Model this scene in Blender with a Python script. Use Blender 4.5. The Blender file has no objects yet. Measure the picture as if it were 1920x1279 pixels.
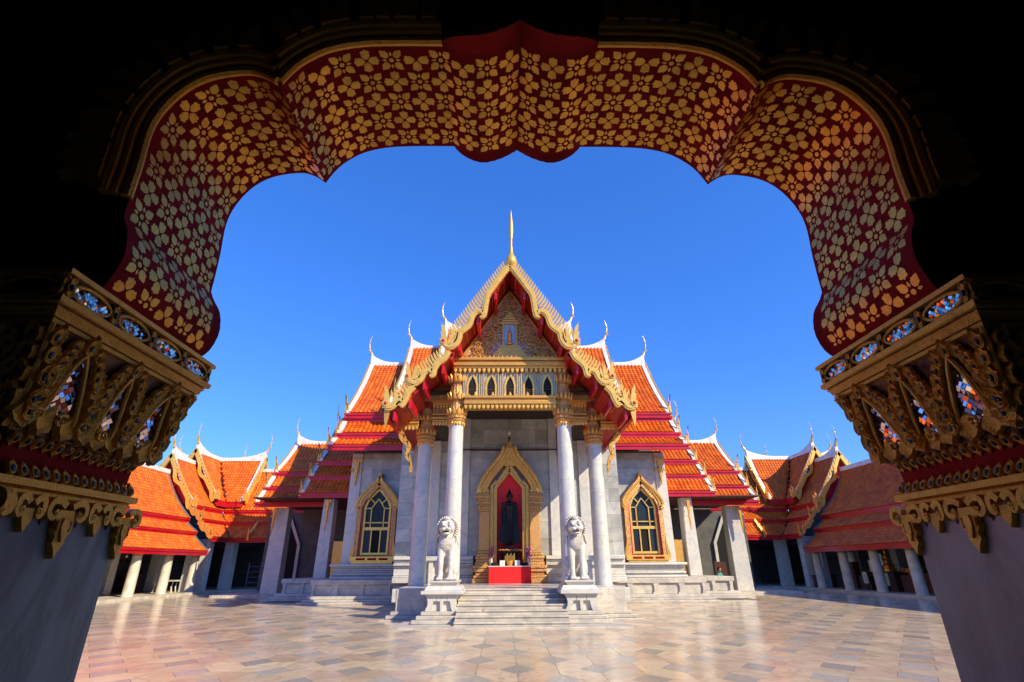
import bpy, bmesh, math, random
from math import sin, cos, pi, radians, sqrt, atan2, hypot
from mathutils import Vector, Matrix
random.seed(7)
S = bpy.context.scene
COL = S.collection

# ------------------------------------------------------------------ camera
def make_camera():
    p, yaw, roll = radians(23.67), radians(.832), radians(-.335)
    f = Vector((sin(yaw)*cos(p), cos(yaw)*cos(p), sin(p)))
    r = Vector((cos(yaw), -sin(yaw), 0)); u = r.cross(f)
    c, s = cos(roll), sin(roll)
    r, u = c*r + s*u, -s*r + c*u
    cd = bpy.data.cameras.new('camera'); cd.sensor_width = 36; cd.lens = 18.0
    cd.clip_start = .05; cd.clip_end = 2000
    o = bpy.data.objects.new('camera', cd); COL.objects.link(o)
    m = Matrix((( r.x, u.x, -f.x, -.2), (r.y, u.y, -f.y, 0), (r.z, u.z, -f.z, 1.6), (0, 0, 0, 1)))
    o.matrix_world = m
    S.camera = o
make_camera()

# ------------------------------------------------------------------ light
TO_SUN = Vector((1.16, -.94, 1.0)).normalized()
W = bpy.data.worlds.new('World'); S.world = W; W.use_nodes = True
nt = W.node_tree; nt.nodes.clear()
sky = nt.nodes.new('ShaderNodeTexSky'); sky.sky_type = 'NISHITA'; sky.sun_disc = False
sky.sun_elevation = math.asin(TO_SUN.z); sky.sun_rotation = atan2(TO_SUN.x, TO_SUN.y)
sky.air_density = .95; sky.dust_density = .15; sky.ozone_density = 3.0
hs = nt.nodes.new('ShaderNodeHueSaturation'); hs.inputs['Saturation'].default_value = 1.28
hs.inputs['Value'].default_value = 1.0
bg = nt.nodes.new('ShaderNodeBackground'); bg.inputs['Strength'].default_value = .15
wo = nt.nodes.new('ShaderNodeOutputWorld')
mx = nt.nodes.new('ShaderNodeMix'); mx.data_type = 'RGBA'; mx.blend_type = 'MULTIPLY'; mx.inputs[0].default_value = 1.0
mx.inputs[7].default_value = (.80, .86, 1.16, 1)      # deep polarised blue of the photograph
nt.links.new(sky.outputs[0], hs.inputs['Color']); nt.links.new(hs.outputs[0], mx.inputs[6]); ga = nt.nodes.new('ShaderNodeGamma'); ga.inputs['Gamma'].default_value = .7
m2 = nt.nodes.new('ShaderNodeMix'); m2.data_type = 'RGBA'; m2.blend_type = 'MULTIPLY'; m2.inputs[0].default_value = 1.0
m2.inputs[7].default_value = (.60, .88, 1.36, 1)
nt.links.new(mx.outputs[2], ga.inputs['Color']); nt.links.new(ga.outputs[0], m2.inputs[6]); nt.links.new(m2.outputs[2], bg.inputs['Color']); nt.links.new(bg.outputs[0], wo.inputs['Surface'])
sd = bpy.data.lights.new('sun', 'SUN'); sd.energy = 3.55; sd.angle = radians(.5); sd.color = (1, .86, .60)
so = bpy.data.objects.new('sun', sd); COL.objects.link(so)
so.rotation_euler = (-TO_SUN).to_track_quat('-Z', 'Y').to_euler()
S.view_settings.view_transform = 'Standard'; S.view_settings.look = 'None'
S.view_settings.exposure = 0.9; S.view_settings.gamma = 1; S.view_settings.use_curve_mapping = False
S.cycles.max_bounces = 10; S.cycles.diffuse_bounces = 6; S.cycles.glossy_bounces = 5

# ------------------------------------------------------------------ materials
def mat(name, col, rough=.5, metal=0., col2=None, nscale=3., bump=0., bscale=20., vary=0., spec=.5,
        hue=0., veins=None, coat=0., detail=6, stretch=None, lo=.35, hi=.65, rvar=(.75, 1.25)):
    m = bpy.data.materials.new(name); m.use_nodes = True
    t = m.node_tree; N = t.nodes; L = t.links
    b = N['Principled BSDF']
    b.inputs['Roughness'].default_value = rough; b.inputs['Metallic'].default_value = metal
    b.inputs['Specular IOR Level'].default_value = spec
    if coat: b.inputs['Coat Weight'].default_value = coat; b.inputs['Coat Roughness'].default_value = .1
    tc = N.new('ShaderNodeTexCoord'); src = tc.outputs['Object']
    geo = N.new('ShaderNodeNewGeometry')
    pos = geo.outputs['Position']
    if stretch:
        mp = N.new('ShaderNodeMapping'); mp.inputs['Scale'].default_value = stretch; L.new(pos, mp.inputs[0]); pos = mp.outputs[0]
    rgb = N.new('ShaderNodeRGB'); rgb.outputs[0].default_value = (*col, 1); c = rgb.outputs[0]
    def noise(sc, det=detail):
        n = N.new('ShaderNodeTexNoise'); n.inputs['Scale'].default_value = sc; n.inputs['Detail'].default_value = det
        L.new(pos, n.inputs['Vector']); return n
    def ramp(fac, a, bb):
        r = N.new('ShaderNodeMapRange'); r.inputs['From Min'].default_value = a; r.inputs['From Max'].default_value = bb
        L.new(fac, r.inputs['Value']); return r.outputs[0]
    def mix(fac, A, B, mode='MIX'):
        x = N.new('ShaderNodeMix'); x.data_type = 'RGBA'; x.blend_type = mode
        if isinstance(fac, float): x.inputs[0].default_value = fac
        else: L.new(fac, x.inputs[0])
        for s_, v in ((6, A), (7, B)):
            if isinstance(v, tuple): x.inputs[s_].default_value = (*v, 1)
            else: L.new(v, x.inputs[s_])
        return x.outputs[2]
    if col2: c = mix(ramp(noise(nscale).outputs[0], lo, hi), c, col2)
    if veins:
        n = noise(1.3, 10); w = N.new('ShaderNodeMath'); w.operation = 'ABSOLUTE'
        s_ = N.new('ShaderNodeMath'); s_.operation = 'SUBTRACT'; s_.inputs[1].default_value = .5
        n.inputs['Distortion'].default_value = 1.2
        L.new(n.outputs[0], s_.inputs[0]); L.new(s_.outputs[0], w.inputs[0])
        fac = ramp(w.outputs[0], .05, 0.); 
        k = N.new('ShaderNodeMath'); k.operation = 'MULTIPLY'; k.inputs[1].default_value = .55; L.new(fac, k.inputs[0])
        c = mix(k.outputs[0], c, veins)
    if vary or hue:
        oi = N.new('ShaderNodeObjectInfo'); a = N.new('ShaderNodeMath'); a.operation = 'ADD'
        L.new(oi.outputs['Random'], a.inputs[0]); L.new(geo.outputs['Random Per Island'], a.inputs[1])
        fr = N.new('ShaderNodeMath'); fr.operation = 'FRACT'; L.new(a.outputs[0], fr.inputs[0])
        h = N.new('ShaderNodeHueSaturation')
        mr = N.new('ShaderNodeMapRange'); mr.inputs['To Min'].default_value = 1-vary; mr.inputs['To Max'].default_value = 1+vary
        L.new(fr.outputs[0], mr.inputs['Value']); L.new(mr.outputs[0], h.inputs['Value'])
        if hue:
            m7 = N.new('ShaderNodeMath'); m7.operation = 'MULTIPLY'; m7.inputs[1].default_value = 7.13; L.new(fr.outputs[0], m7.inputs[0])
            f7 = N.new('ShaderNodeMath'); f7.operation = 'FRACT'; L.new(m7.outputs[0], f7.inputs[0])
            m8 = N.new('ShaderNodeMapRange'); m8.inputs['To Min'].default_value = .5-hue; m8.inputs['To Max'].default_value = .5+hue
            L.new(f7.outputs[0], m8.inputs['Value']); L.new(m8.outputs[0], h.inputs['Hue'])
        L.new(c, h.inputs['Color']); c = h.outputs[0]
    L.new(c, b.inputs['Base Color'])
    if rough < .9:
        rn = noise(nscale*2.3, 4); rr = N.new('ShaderNodeMapRange')
        rr.inputs['To Min'].default_value = rough*rvar[0]; rr.inputs['To Max'].default_value = min(1, rough*rvar[1])
        L.new(rn.outputs[0], rr.inputs['Value']); L.new(rr.outputs[0], b.inputs['Roughness'])
    if bump:
        bn = noise(bscale, 5); bp = N.new('ShaderNodeBump'); bp.inputs['Strength'].default_value = bump
        bp.inputs['Distance'].default_value = .02
        L.new(bn.outputs[0], bp.inputs['Height']); L.new(bp.outputs[0], b.inputs['Normal'])
    return m

M = {}
M['marble'] = mat('white_marble', (.64, .61, .51), .32, col2=(.55, .54, .52), nscale=.9, veins=(.40, .41, .43), bump=.08, vary=.05)
M['marble_slab'] = mat('marble_slab', (.54, .53, .46), .30, col2=(.38, .375, .33), nscale=1.6, veins=(.30, .31, .31), bump=.06, vary=.2)
M['marble_step'] = mat('weathered_marble', (.62, .56, .46), .5, col2=(.44, .41, .36), nscale=2.2, veins=(.36, .33, .29), bump=.2, vary=.08)
M['gallery_stone'] = mat('gallery_column_stone', (.64, .58, .46), .5, col2=(.48, .43, .34), nscale=2.5, bump=.15, vary=.05)
M['pillar_marble'] = mat('grey_marble', (.38, .375, .27), .34, col2=(.21, .205, .15), veins=(.12, .12, .09), nscale=3., bump=.1, bscale=40, stretch=(1, 1, .35))
M['tile'] = mat('orange_roof_tile', (.70, .15, .010), .42, col2=(.54, .10, .008), nscale=1.6, vary=.15, hue=.008, bump=.15, bscale=30, spec=.3)
M['tile_edge'] = mat('roof_deck_orange', (.30, .07, .02), .6)
M['red'] = mat('red_lacquer', (.56, .008, .018), .30, col2=(.42, .006, .014), nscale=2, vary=.05)
M['redcloth'] = mat('red_cloth', (.85, .008, .014), .75, col2=(.75, .006, .01), nscale=4, bump=.3, bscale=60)
M['redniche'] = mat('red_niche_paint', (.85, .008, .01), .5)
M['white'] = mat('white_plaster', (.74, .71, .65), .55, col2=(.44, .42, .38), nscale=3.5, bump=.15, lo=.5, hi=.78)
M['gold'] = mat('gilded_stucco', (.86, .44, .09), .34, .55, col2=(.70, .36, .08), nscale=9, bump=.35, bscale=70, vary=.08)
M['goldpale'] = mat('pale_gilt', (.93, .58, .13), .33, .45, col2=(.82, .46, .09), nscale=6, bump=.12, bscale=30)
M['goldold'] = mat('old_cracked_gilt', (1., .47, .04), .34, .5, col2=(.60, .22, .015), nscale=22, bump=.6, bscale=130, vary=.12, lo=.52, hi=.85)
M['goldleaf'] = mat('gold_leaf_stencil', (1., .48, .05), .42, .6, col2=(.86, .36, .03), nscale=30, bump=.15, bscale=150, vary=.14)
M['goldpat'] = mat('gilded_mosaic', (.86, .42, .09), .35, .5, col2=(.30, .20, .12), nscale=38, bump=.7, bscale=90, detail=2, lo=.44, hi=.56)
M['maroon'] = mat('maroon_lacquer', (.36, .010, .006), .7, col2=(.24, .007, .005), nscale=5, spec=.06, bump=.15, bscale=60)
M['darkgold'] = mat('dark_gilt_carving', (.30, .15, .04), .45, .5, col2=(.08, .03, .015), nscale=20, bump=.5, bscale=90)
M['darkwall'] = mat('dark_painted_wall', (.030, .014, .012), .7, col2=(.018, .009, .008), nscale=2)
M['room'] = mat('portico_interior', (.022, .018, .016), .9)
M['recess'] = mat('shade_toned_gilt', (.30, .14, .03), .5, .4, col2=(.08, .012, .010), nscale=14, bump=.4, bscale=60)  # gilt with the shade of carving gaps and grooves put into its colour
M['bluelac'] = mat('dark_blue_glass', (.010, .012, .09), .3, col2=(.006, .007, .04), nscale=30)
M['mirror'] = mat('mirror_glass_tile', (.62, .55, .44), .05, 1., vary=.35)
M['mirror2'] = mat('coloured_glass_tile', (.72, .60, .60), .06, 1., vary=.4)
M['gem'] = mat('dark_gem', (.03, .035, .04), .28, .0, vary=.8, hue=.3, spec=.35)
M['bronze'] = mat('black_bronze', (.010, .010, .010), .42, .3, bump=.2, bscale=40)
M['wood_gold'] = mat('orange_gilt_board', (.70, .26, .05), .4, .3, col2=(.55, .18, .03), nscale=6, bump=.1)
M['mosaic_ped'] = mat('pediment_glass_mosaic', (.66, .62, .54), .25, .1, col2=(.42, .10, .03), nscale=30, detail=2, bump=.5, bscale=70, lo=.40, hi=.55)
M['shadestone'] = mat('shade_toned_marble', (.12, .12, .11), .6, col2=(.08, .08, .075), nscale=2, veins=(.05, .05, .05))  # marble darkened in its colour to stand for the wings' shade
M['dark'] = mat('dark_void', (.006, .005, .005), .9)
M['glass'] = mat('stained_glass', (.012, .035, .045), .3, 0, col2=(.03, .015, .02), nscale=8, vary=.3, spec=.25)
M['bluelight'] = mat('pale_blue_glass', (.35, .55, .75), .2)
M['wood'] = mat('dark_red_wood', (.10, .025, .012), .5, col2=(.05, .015, .01), nscale=6)
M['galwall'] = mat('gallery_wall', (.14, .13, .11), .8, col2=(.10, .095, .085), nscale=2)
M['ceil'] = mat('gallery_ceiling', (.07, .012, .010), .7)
M['lead'] = mat('lead_flashing', (.13, .14, .19), .5)
M['soffit'] = mat('red_soffit', (.55, .014, .012), .45, col2=(.30, .02, .012), nscale=6)
M['lion'] = mat('carved_white_marble', (.66, .63, .58), .5, col2=(.50, .46, .40), nscale=7, bump=.5, bscale=26)
M['paver_beige'] = mat('beige_granite_paver', (.70, .56, .36), .17, col2=(.58, .43, .28), nscale=.9, veins=(.42, .31, .22), rvar=(.45, 1.9), spec=.4, vary=.15, hue=.012, bump=.02, bscale=25, lo=.3, hi=.7)
M['paver_grey'] = mat('grey_granite_paver', (.46, .42, .33), .18, spec=.4, col2=(.36, .335, .28), nscale=12, rvar=(.5, 1.8), vary=.22, bump=.02, bscale=25)
M['grout'] = mat('grout', (.16, .12, .09), .7)
M['pot'] = mat('terracotta', (.50, .13, .04), .7)
M['leaf'] = mat('plant_leaf', (.06, .12, .025), .6, vary=.3)
M['paper'] = mat('paper_white', (.7, .7, .66), .7)
M['skin'] = mat('skin', (.30, .16, .10), .6)
M['teal'] = mat('teal_cloth', (.02, .28, .36), .8)
M['darkcloth'] = mat('dark_cloth', (.02, .02, .03), .85)
M['bulb'] = mat('white_glass_bulb', (.75, .75, .72), .2)
M['pink'] = mat('pink_petals', (.60, .05, .35), .6)
M['garland'] = mat('orange_flowers', (.75, .25, .03), .7)
M['green_cloth'] = mat('green_cloth', (.03, .16, .05), .8)
M['mosaic_pale'] = mat('white_glass_mosaic', (.60, .56, .40), .3, .2, col2=(.42, .27, .09), nscale=45, detail=2, bump=.4, bscale=60, lo=.42, hi=.58)

# ------------------------------------------------------------------ helpers
WP = {}                                                   # world origin of each object
def put(o, parent=None, w=(0, 0, 0)):
    COL.objects.link(o); w = Vector(w); WP[o.name] = w
    if parent is not None:
        o.parent = parent; o.location = w - WP[parent.name]
    else: o.location = w
    return o
def unrot(o):
    """a child of a rotated or scaled part keeps its own world placement"""
    m = Matrix.Translation(WP[o.name]) @ o.rotation_euler.to_matrix().to_4x4() @ Matrix.Diagonal((*o.scale, 1))
    p = o.parent; pm = Matrix.Translation(WP[p.name]) @ p.rotation_euler.to_matrix().to_4x4() @ Matrix.Diagonal((*p.scale, 1))
    o.matrix_local = pm.inverted() @ m
    return o
def thing(name, label, cat, loc, group=None, kind=None):
    o = bpy.data.objects.new(name, None); o.empty_display_size = .2
    put(o, None, loc)
    if kind: o['kind'] = kind
    if label: o['label'] = label
    if cat: o['category'] = cat
    if group: o['group'] = group
    return o
def inst(name, me, parent, w, rot=None, sc=None, label=None, kind=None):
    o = bpy.data.objects.new(name, me); put(o, parent, w)
    if rot is not None:
        if isinstance(rot, Matrix): o.rotation_euler = rot.to_euler()
        else: o.rotation_euler = rot
    if sc is not None: o.scale = (sc, sc, sc) if isinstance(sc, (int, float)) else sc
    if label: o['label'] = label
    if kind: o['kind'] = kind
    return o
def bevel(o, w=.012, seg=2):
    m = o.modifiers.new('edge', 'BEVEL'); m.width = w; m.segments = seg; m.limit_method = 'ANGLE'
    return o

class MB:
    def __init__(s): s.v = []; s.f = []
    def add(s, vs, fs):
        b = len(s.v); s.v += [tuple(v) for v in vs]; s.f += [tuple(i+b for i in f) for f in fs]; return s
    def box(s, x0, x1, y0, y1, z0, z1):
        if x0 > x1: x0, x1 = x1, x0
        if y0 > y1: y0, y1 = y1, y0
        return s.add([(x0,y0,z0),(x1,y0,z0),(x1,y1,z0),(x0,y1,z0),(x0,y0,z1),(x1,y0,z1),(x1,y1,z1),(x0,y1,z1)],
              [(0,3,2,1),(4,5,6,7),(0,1,5,4),(1,2,6,5),(2,3,7,6),(3,0,4,7)])
    def taper(s, a, b):                                   # a,b = (x0,x1,y0,y1,z)
        P = [(a[0],a[2],a[4]),(a[1],a[2],a[4]),(a[1],a[3],a[4]),(a[0],a[3],a[4]),(b[0],b[2],b[4]),(b[1],b[2],b[4]),(b[1],b[3],b[4]),(b[0],b[3],b[4])]
        return s.add(P, [(0,3,2,1),(4,5,6,7),(0,1,5,4),(1,2,6,5),(2,3,7,6),(3,0,4,7)])
    def prism(s, poly, fn, d0, d1, bev=0):                # fn(a,b,d)->xyz
        n = len(poly); v = [fn(a, b, d0) for a, b in poly] + [fn(a, b, d1) for a, b in poly]
        f = [tuple(range(n))[::-1], tuple(range(n, 2*n))] + [(i, (i+1) % n, n+(i+1) % n, n+i) for i in range(n)]
        return s.add(v, f)
    def tube(s, path, rad, n=8, flat=1., up=Vector((0, 0, 1)), cap=True):
        P = [Vector(p) for p in path]; m = len(P)
        if isinstance(rad, (int, float)): rad = [rad]*m
        vs = []
        for i, p in enumerate(P):
            t = (P[min(i+1, m-1)] - P[max(i-1, 0)]).normalized()
            a = t.cross(up)
            if a.length < 1e-3: a = t.cross(Vector((1, 0, 0)))
            a.normalize(); b = a.cross(t).normalized()
            for k in range(n):
                th = 2*pi*k/n; vs.append(p + a*cos(th)*rad[i]*flat + b*sin(th)*rad[i])
        fs = [(i*n+k, i*n+(k+1) % n, (i+1)*n+(k+1) % n, (i+1)*n+k) for i in range(m-1) for k in range(n)]
        if cap: fs += [tuple(range(n))[::-1], tuple((m-1)*n+k for k in range(n))]
        return s.add(vs, fs)
    def lathe(s, prof, n=24, c=(0, 0), rf=None):
        vs = []
        for j, (r, z) in enumerate(prof):
            for k in range(n):
                th = 2*pi*k/n; rr = r*(rf(th, j) if rf else 1)
                vs.append((c[0]+rr*cos(th), c[1]+rr*sin(th), z))
        m = len(prof)
        fs = [(i*n+k, i*n+(k+1) % n, (i+1)*n+(k+1) % n, (i+1)*n+k) for i in range(m-1) for k in range(n)]
        fs += [tuple(range(n))[::-1], tuple((m-1)*n+k for k in range(n))]
        return s.add(vs, fs)
    def ball(s, c, r, n=8, m=6):
        if isinstance(r, (int, float)): r = (r, r, r)
        vs = [(c[0], c[1], c[2]-r[2])]
        for j in range(1, m):
            ph = -pi/2 + pi*j/m
            for k in range(n):
                th = 2*pi*k/n; vs.append((c[0]+r[0]*cos(ph)*cos(th), c[1]+r[1]*cos(ph)*sin(th), c[2]+r[2]*sin(ph)))
        vs.append((c[0], c[1], c[2]+r[2]))
        fs = [(0, 1+(k+1) % n, 1+k) for k in range(n)]
        fs += [(1+j*n+k, 1+j*n+(k+1) % n, 1+(j+1)*n+(k+1) % n, 1+(j+1)*n+k) for j in range(m-2) for k in range(n)]
        e = len(vs)-1; b = 1+(m-2)*n
        fs += [(b+k, b+(k+1) % n, e) for k in range(n)]
        return s.add(vs, fs)
    def mesh(s, name, m, smooth=True, ang=40):
        me = bpy.data.meshes.new(name); me.from_pydata(s.v, [], s.f); me.materials.append(M[m] if isinstance(m, str) else m)
        bm = bmesh.new(); bm.from_mesh(me); bmesh.ops.recalc_face_normals(bm, faces=bm.faces); bm.to_mesh(me); bm.free()
        if smooth:
            me.polygons.foreach_set('use_smooth', [True]*len(me.polygons)); me.set_sharp_from_angle(angle=radians(ang))
        return me
    def obj(s, name, m, parent=None, label=None, kind=None, smooth=True, w=(0, 0, 0), ang=40, cat=None):
        o = bpy.data.objects.new(name, s.mesh(name, m, smooth, ang)); put(o, parent, w)
        if label: o['label'] = label
        if kind: o['kind'] = kind
        if cat: o['category'] = cat
        return o

def smooth_path(pts, n=4):
    P = [Vector(p) for p in pts]; out = []
    for i in range(len(P)-1):
        a = P[max(i-1, 0)]; b = P[i]; c = P[i+1]; d = P[min(i+2, len(P)-1)]
        for k in range(n):
            t = k/n
            out.append(.5*((2*b) + (c-a)*t + (2*a-5*b+4*c-d)*t*t + (3*b-a-3*c+d)*t**3))
    out.append(P[-1]); return out
def XZ(y0, sx=1, x0=0, z0=0):                             # polygons in an x-z plane, depth along +y
    return lambda a, b, d: (x0+sx*a, y0+d, z0+b)

def ribbon(mb, cl, w, fn, d0, d1):                        # flat band of width w along a 2D centre line
    P = [Vector(p) for p in cl]; L = []; R = []
    for i, p in enumerate(P):
        t = (P[min(i+1, len(P)-1)]-P[max(i-1, 0)]).normalized(); n = Vector((-t.y, t.x))
        ww = w[i] if isinstance(w, list) else w
        L.append(p+n*ww/2); R.append(p-n*ww/2)
    for i in range(len(P)-1):
        q = [L[i], R[i], R[i+1], L[i+1]]
        v = [fn(a.x, a.y, d) for d in (d0, d1) for a in q]
        # bevelled front: middle line proud
        fs = [(0, 3, 2, 1), (4, 5, 6, 7), (0, 4, 7, 3), (1, 2, 6, 5)]
        if i == 0: fs.append((0, 1, 5, 4))
        if i == len(P)-2: fs.append((2, 3, 7, 6))
        mb.add(v, fs)
    return mb
def flame_poly(w, h, lean=.15, tongues=3):
    """a kanok flame: pointed, with notches on one side"""
    pts = [(-w*.45, 0), (w*.45, 0)]
    R = []; Lf = []
    for i in range(tongues):
        t = (i+1)/(tongues+.6)
        R.append((w*(.52-.36*t)+lean*w*t, h*t)); R.append((w*(.28-.24*t)+lean*w*t, h*(t+.02)))
    pts += R; pts.append((lean*w*2.2, h))
    for i in range(3):
        t = 1-(i+1)/4; pts.append((-w*(.5-.32*t)+lean*w*t*1.2, h*t))
    return pts

# petal meshes (lie in local x-z, proud along -y)
def petal_mesh(name, w, h, d, m, tip=.35, flip=1):
    mb = MB(); out = [(0, 0), (.35, .02), (.5, .25), (.46, .5), (.28, .78), (0, 1), (-.28, .78), (-.46, .5), (-.5, .25), (-.35, .02)]
    rim = [(x*w, 0, z*h*flip) for x, z in out]; mid = [(x*w*.7, -d*.8, (.12+z*.76)*h*flip) for x, z in out]
    n = len(out); v = rim + mid + [(0, -d, .42*h*flip)]
    f = [(i, (i+1) % n, n+(i+1) % n, n+i) for i in range(n)] + [(n+i, n+(i+1) % n, 2*n) for i in range(n)]
    mb.add(v, f); return mb.mesh(name, m)
PET = petal_mesh('petal', .15, .22, .05, 'goldpale', flip=-1)
PET_S = petal_mesh('petal', .10, .15, .035, 'gold', flip=-1)
PET_UP = petal_mesh('petal', .13, .24, .05, 'gold')

# ------------------------------------------------------------------ courtyard floor
g = MB(); g.box(-60, 60, 3.0, 90, -.3, -.012)
ground = g.obj('courtyard_floor', 'grout', kind='structure')
ground['label'] = 'polished courtyard floor of beige hexagonal and grey diamond pavers'
PX, PY, HW, HH, J = .68, .92, .31, .43, .0035
def paver(pts):
    cx = sum(p[0] for p in pts)/len(pts); cy = sum(p[1] for p in pts)/len(pts)
    q = []
    for x, y in pts:
        d = hypot(x-cx, y-cy); k = (d-J*1.4)/d; q.append((cx+(x-cx)*k, cy+(y-cy)*k))
    return q
def add_paver(mb, q, ox, oy, dz=0):
    n = len(q)
    mb.add([(ox+x, oy+y, dz) for x, y in q] + [(ox+x, oy+y, -.012) for x, y in q],
           [tuple(range(n))] + [(i, n+i, n+(i+1) % n, (i+1) % n) for i in range(n)])
dia = paver([(HW, 0), (0, HH), (-HW, 0), (0, -HH)])
hexA = paver([(HW, 0), (PX, 0), (PX, PY-HH), (PX-HW, PY), (0, PY), (0, HH)])       # diamonds at (0,0) and (1,1)
hexB = paver([(0, 0), (PX-HW, 0), (PX, HH), (PX, PY), (HW, PY), (0, PY-HH)])       # diamonds at (1,0) and (0,1)
def in_view(x, y): return y > 7.2 and abs(x+.1) < .80*y + .4
def blocked(x, y):
    return (abs(x) < 3.0 and y > 16.9) or (abs(x) < 3.9 and y > 18.9) or (abs(x) < 12.2 and y > 27.6) or abs(x) > 20.6 or y > 41
dl, hl = [], []
for i in range(-31, 31):
    for j in range(-8, 35):
        x = i*PX; y = 10.1+j*PY
        if (i+j) % 2 == 0 and not blocked(x, y): dl.append((x, y, 0))
        if not blocked(x+PX/2, y+PY/2): hl.append((x, y, 1 if (i+j) % 2 == 0 else 2))
def lay(lst, polys, name, m):
    lst.sort(key=lambda t: (not in_view(t[0], t[1]), hypot(t[0], t[1])))
    meshes = {}
    for k, q in polys.items():
        mb = MB(); add_paver(mb, q, 0, 0); meshes[k] = mb.mesh(name, m, False)
    for x, y, k in lst[:298]: inst(name, meshes[k], ground, (x, y, random.uniform(-.0006, .0006)))
    mb = MB()
    for x, y, k in lst[298:]: add_paver(mb, polys[k], x, y)
    o = mb.obj(name+'_field', m, ground, kind='stuff', smooth=False)
lay(dl, {0: dia}, 'grey_paver', 'paver_grey')
lay(hl, {1: hexA, 2: hexB}, 'beige_paver', 'paver_beige')

# ------------------------------------------------------------------ roof builders
def frame_x(yr, sgn=-1):        # ridge along x at y=yr ; faces -y when sgn=-1
    return lambda a, o, z: (a, yr+sgn*o, z)
def frame_y(xr, sgn):           # ridge along y at x=xr ; faces sgn*x
    return lambda a, o, z: (xr+sgn*o, a, z)
def prof_at(prof, t):
    L = [0]
    for p, q in zip(prof, prof[1:]): L.append(L[-1]+hypot(q[0]-p[0], q[1]-p[1]))
    s = t*L[-1]
    for i in range(len(prof)-1):
        if s <= L[i+1] or i == len(prof)-2:
            k = (s-L[i])/(L[i+1]-L[i]); p, q = prof[i], prof[i+1]
            o = p[0]+(q[0]-p[0])*k; z = p[1]+(q[1]-p[1])*k; d = Vector((q[0]-p[0], q[1]-p[1])).normalized()
            return o, z, (-d.y, d.x) if (-d.y) > 0 else (d.y, -d.x), L[-1]
def sag(p, q, s=.06, n=5):      # concave slope between two profile points
    out = []
    for i in range(n+1):
        t = i/n; out.append((p[0]+(q[0]-p[0])*t - s*sin(pi*t)*.8, p[1]+(q[1]-p[1])*t - s*sin(pi*t)))
    return out
def tiles(parent, F, prof, a0, a1, cw=.24, rh=.26, hgt=.06, name='roof_tiles'):
    L = prof_at(prof, 1)[3]; nr = max(2, round(L/rh)); mb = MB(); V = []; Fc = []
    A0 = a0 if callable(a0) else (lambda t: a0); A1 = a1 if callable(a1) else (lambda t: a1)
    c0 = math.floor(min(A0(0), A0(1))/cw); c1 = math.ceil(max(A1(0), A1(1))/cw)
    sec = [(0, .1), (.16, .75), (.36, 1.), (.56, .8), (.72, .12), (1.0, .0)]
    for r in range(nr):
        t0, t1 = r/nr, min(1, (r+1.12)/nr)
        o0, z0, n0, _ = prof_at(prof, t0); o1, z1, n1, _ = prof_at(prof, t1)
        lo, hi = A0((t0+t1)/2), A1((t0+t1)/2)
        for c in range(c0, c1+1):
            if (c+.5)*cw < lo or (c+.5)*cw > hi: continue
            b = len(V); jt = random.uniform(-.004, .004)
            for (s, h) in sec:
                aa = c*cw + s*cw + jt; e = h*hgt
                V.append(F(aa, o0+n0[0]*e, z0+n0[1]*e))
            for (s, h) in sec:
                aa = c*cw + s*cw + jt; e = h*hgt + .028
                V.append(F(aa, o1+n1[0]*e, z1+n1[1]*e))
            for (s, h) in sec:
                aa = c*cw + s*cw + jt; e = -.004
                V.append(F(aa, o1+n1[0]*e, z1+n1[1]*e))
            for k in range(5):
                Fc.append((b+k, b+k+1, b+7+k, b+6+k)); Fc.append((b+6+k, b+7+k, b+13+k, b+12+k))
    mb.v = V; mb.f = Fc
    me = bpy.data.meshes.new(name); me.from_pydata(V, [], Fc); me.materials.append(M['tile'])
    me.polygons.foreach_set('use_smooth', [True]*len(Fc)); me.set_sharp_from_angle(angle=radians(50))
    o = bpy.data.objects.new(name, me); put(o, parent); o['kind'] = 'stuff'
    return o
def sweep_a(mb, F, a0, a1, o0, o1, z0, z1):               # a bar along the ridge direction
    v = [F(a, o, z) for a in (a0, a1) for o, z in ((o0, z0), (o1, z0), (o1, z1), (o0, z1))]
    mb.add(v, [(0, 1, 2, 3), (7, 6, 5, 4), (0, 4, 5, 1), (1, 5, 6, 2), (2, 6, 7, 3), (3, 7, 4, 0)]); return mb
def deck(mb, F, prof, a0, a1, th=.12, under=.03):
    A0 = a0 if callable(a0) else (lambda t: a0); A1 = a1 if callable(a1) else (lambda t: a1)
    n = len(prof); v = []
    for i, (o, z) in enumerate(prof):
        t = i/(n-1)
        for a in (A0(t), A1(t)):
            v.append(F(a, o, z-under)); v.append(F(a, o, z-under-th))
    f = []
    for i in range(n-1):
        b = i*4; c = b+4
        f += [(b, b+2, c+2, c), (b+1, c+1, c+3, b+3), (b, c, c+1, b+1), (b+2, b+3, c+3, c+2)]
    f += [(0, 1, 3, 2), (4*n-4, 4*n-2, 4*n-1, 4*n-3)]
    return mb.add(v, f)
CHO = [(0, 0), (.05, .16), (.13, .30), (.21, .40), (.20, .52), (.24, .75), (.25, 1.0), (.21, 1.25), (.11, 1.52)]
CHR = [.10, .085, .06, .075, .042, .036, .03, .02, .006]
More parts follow.
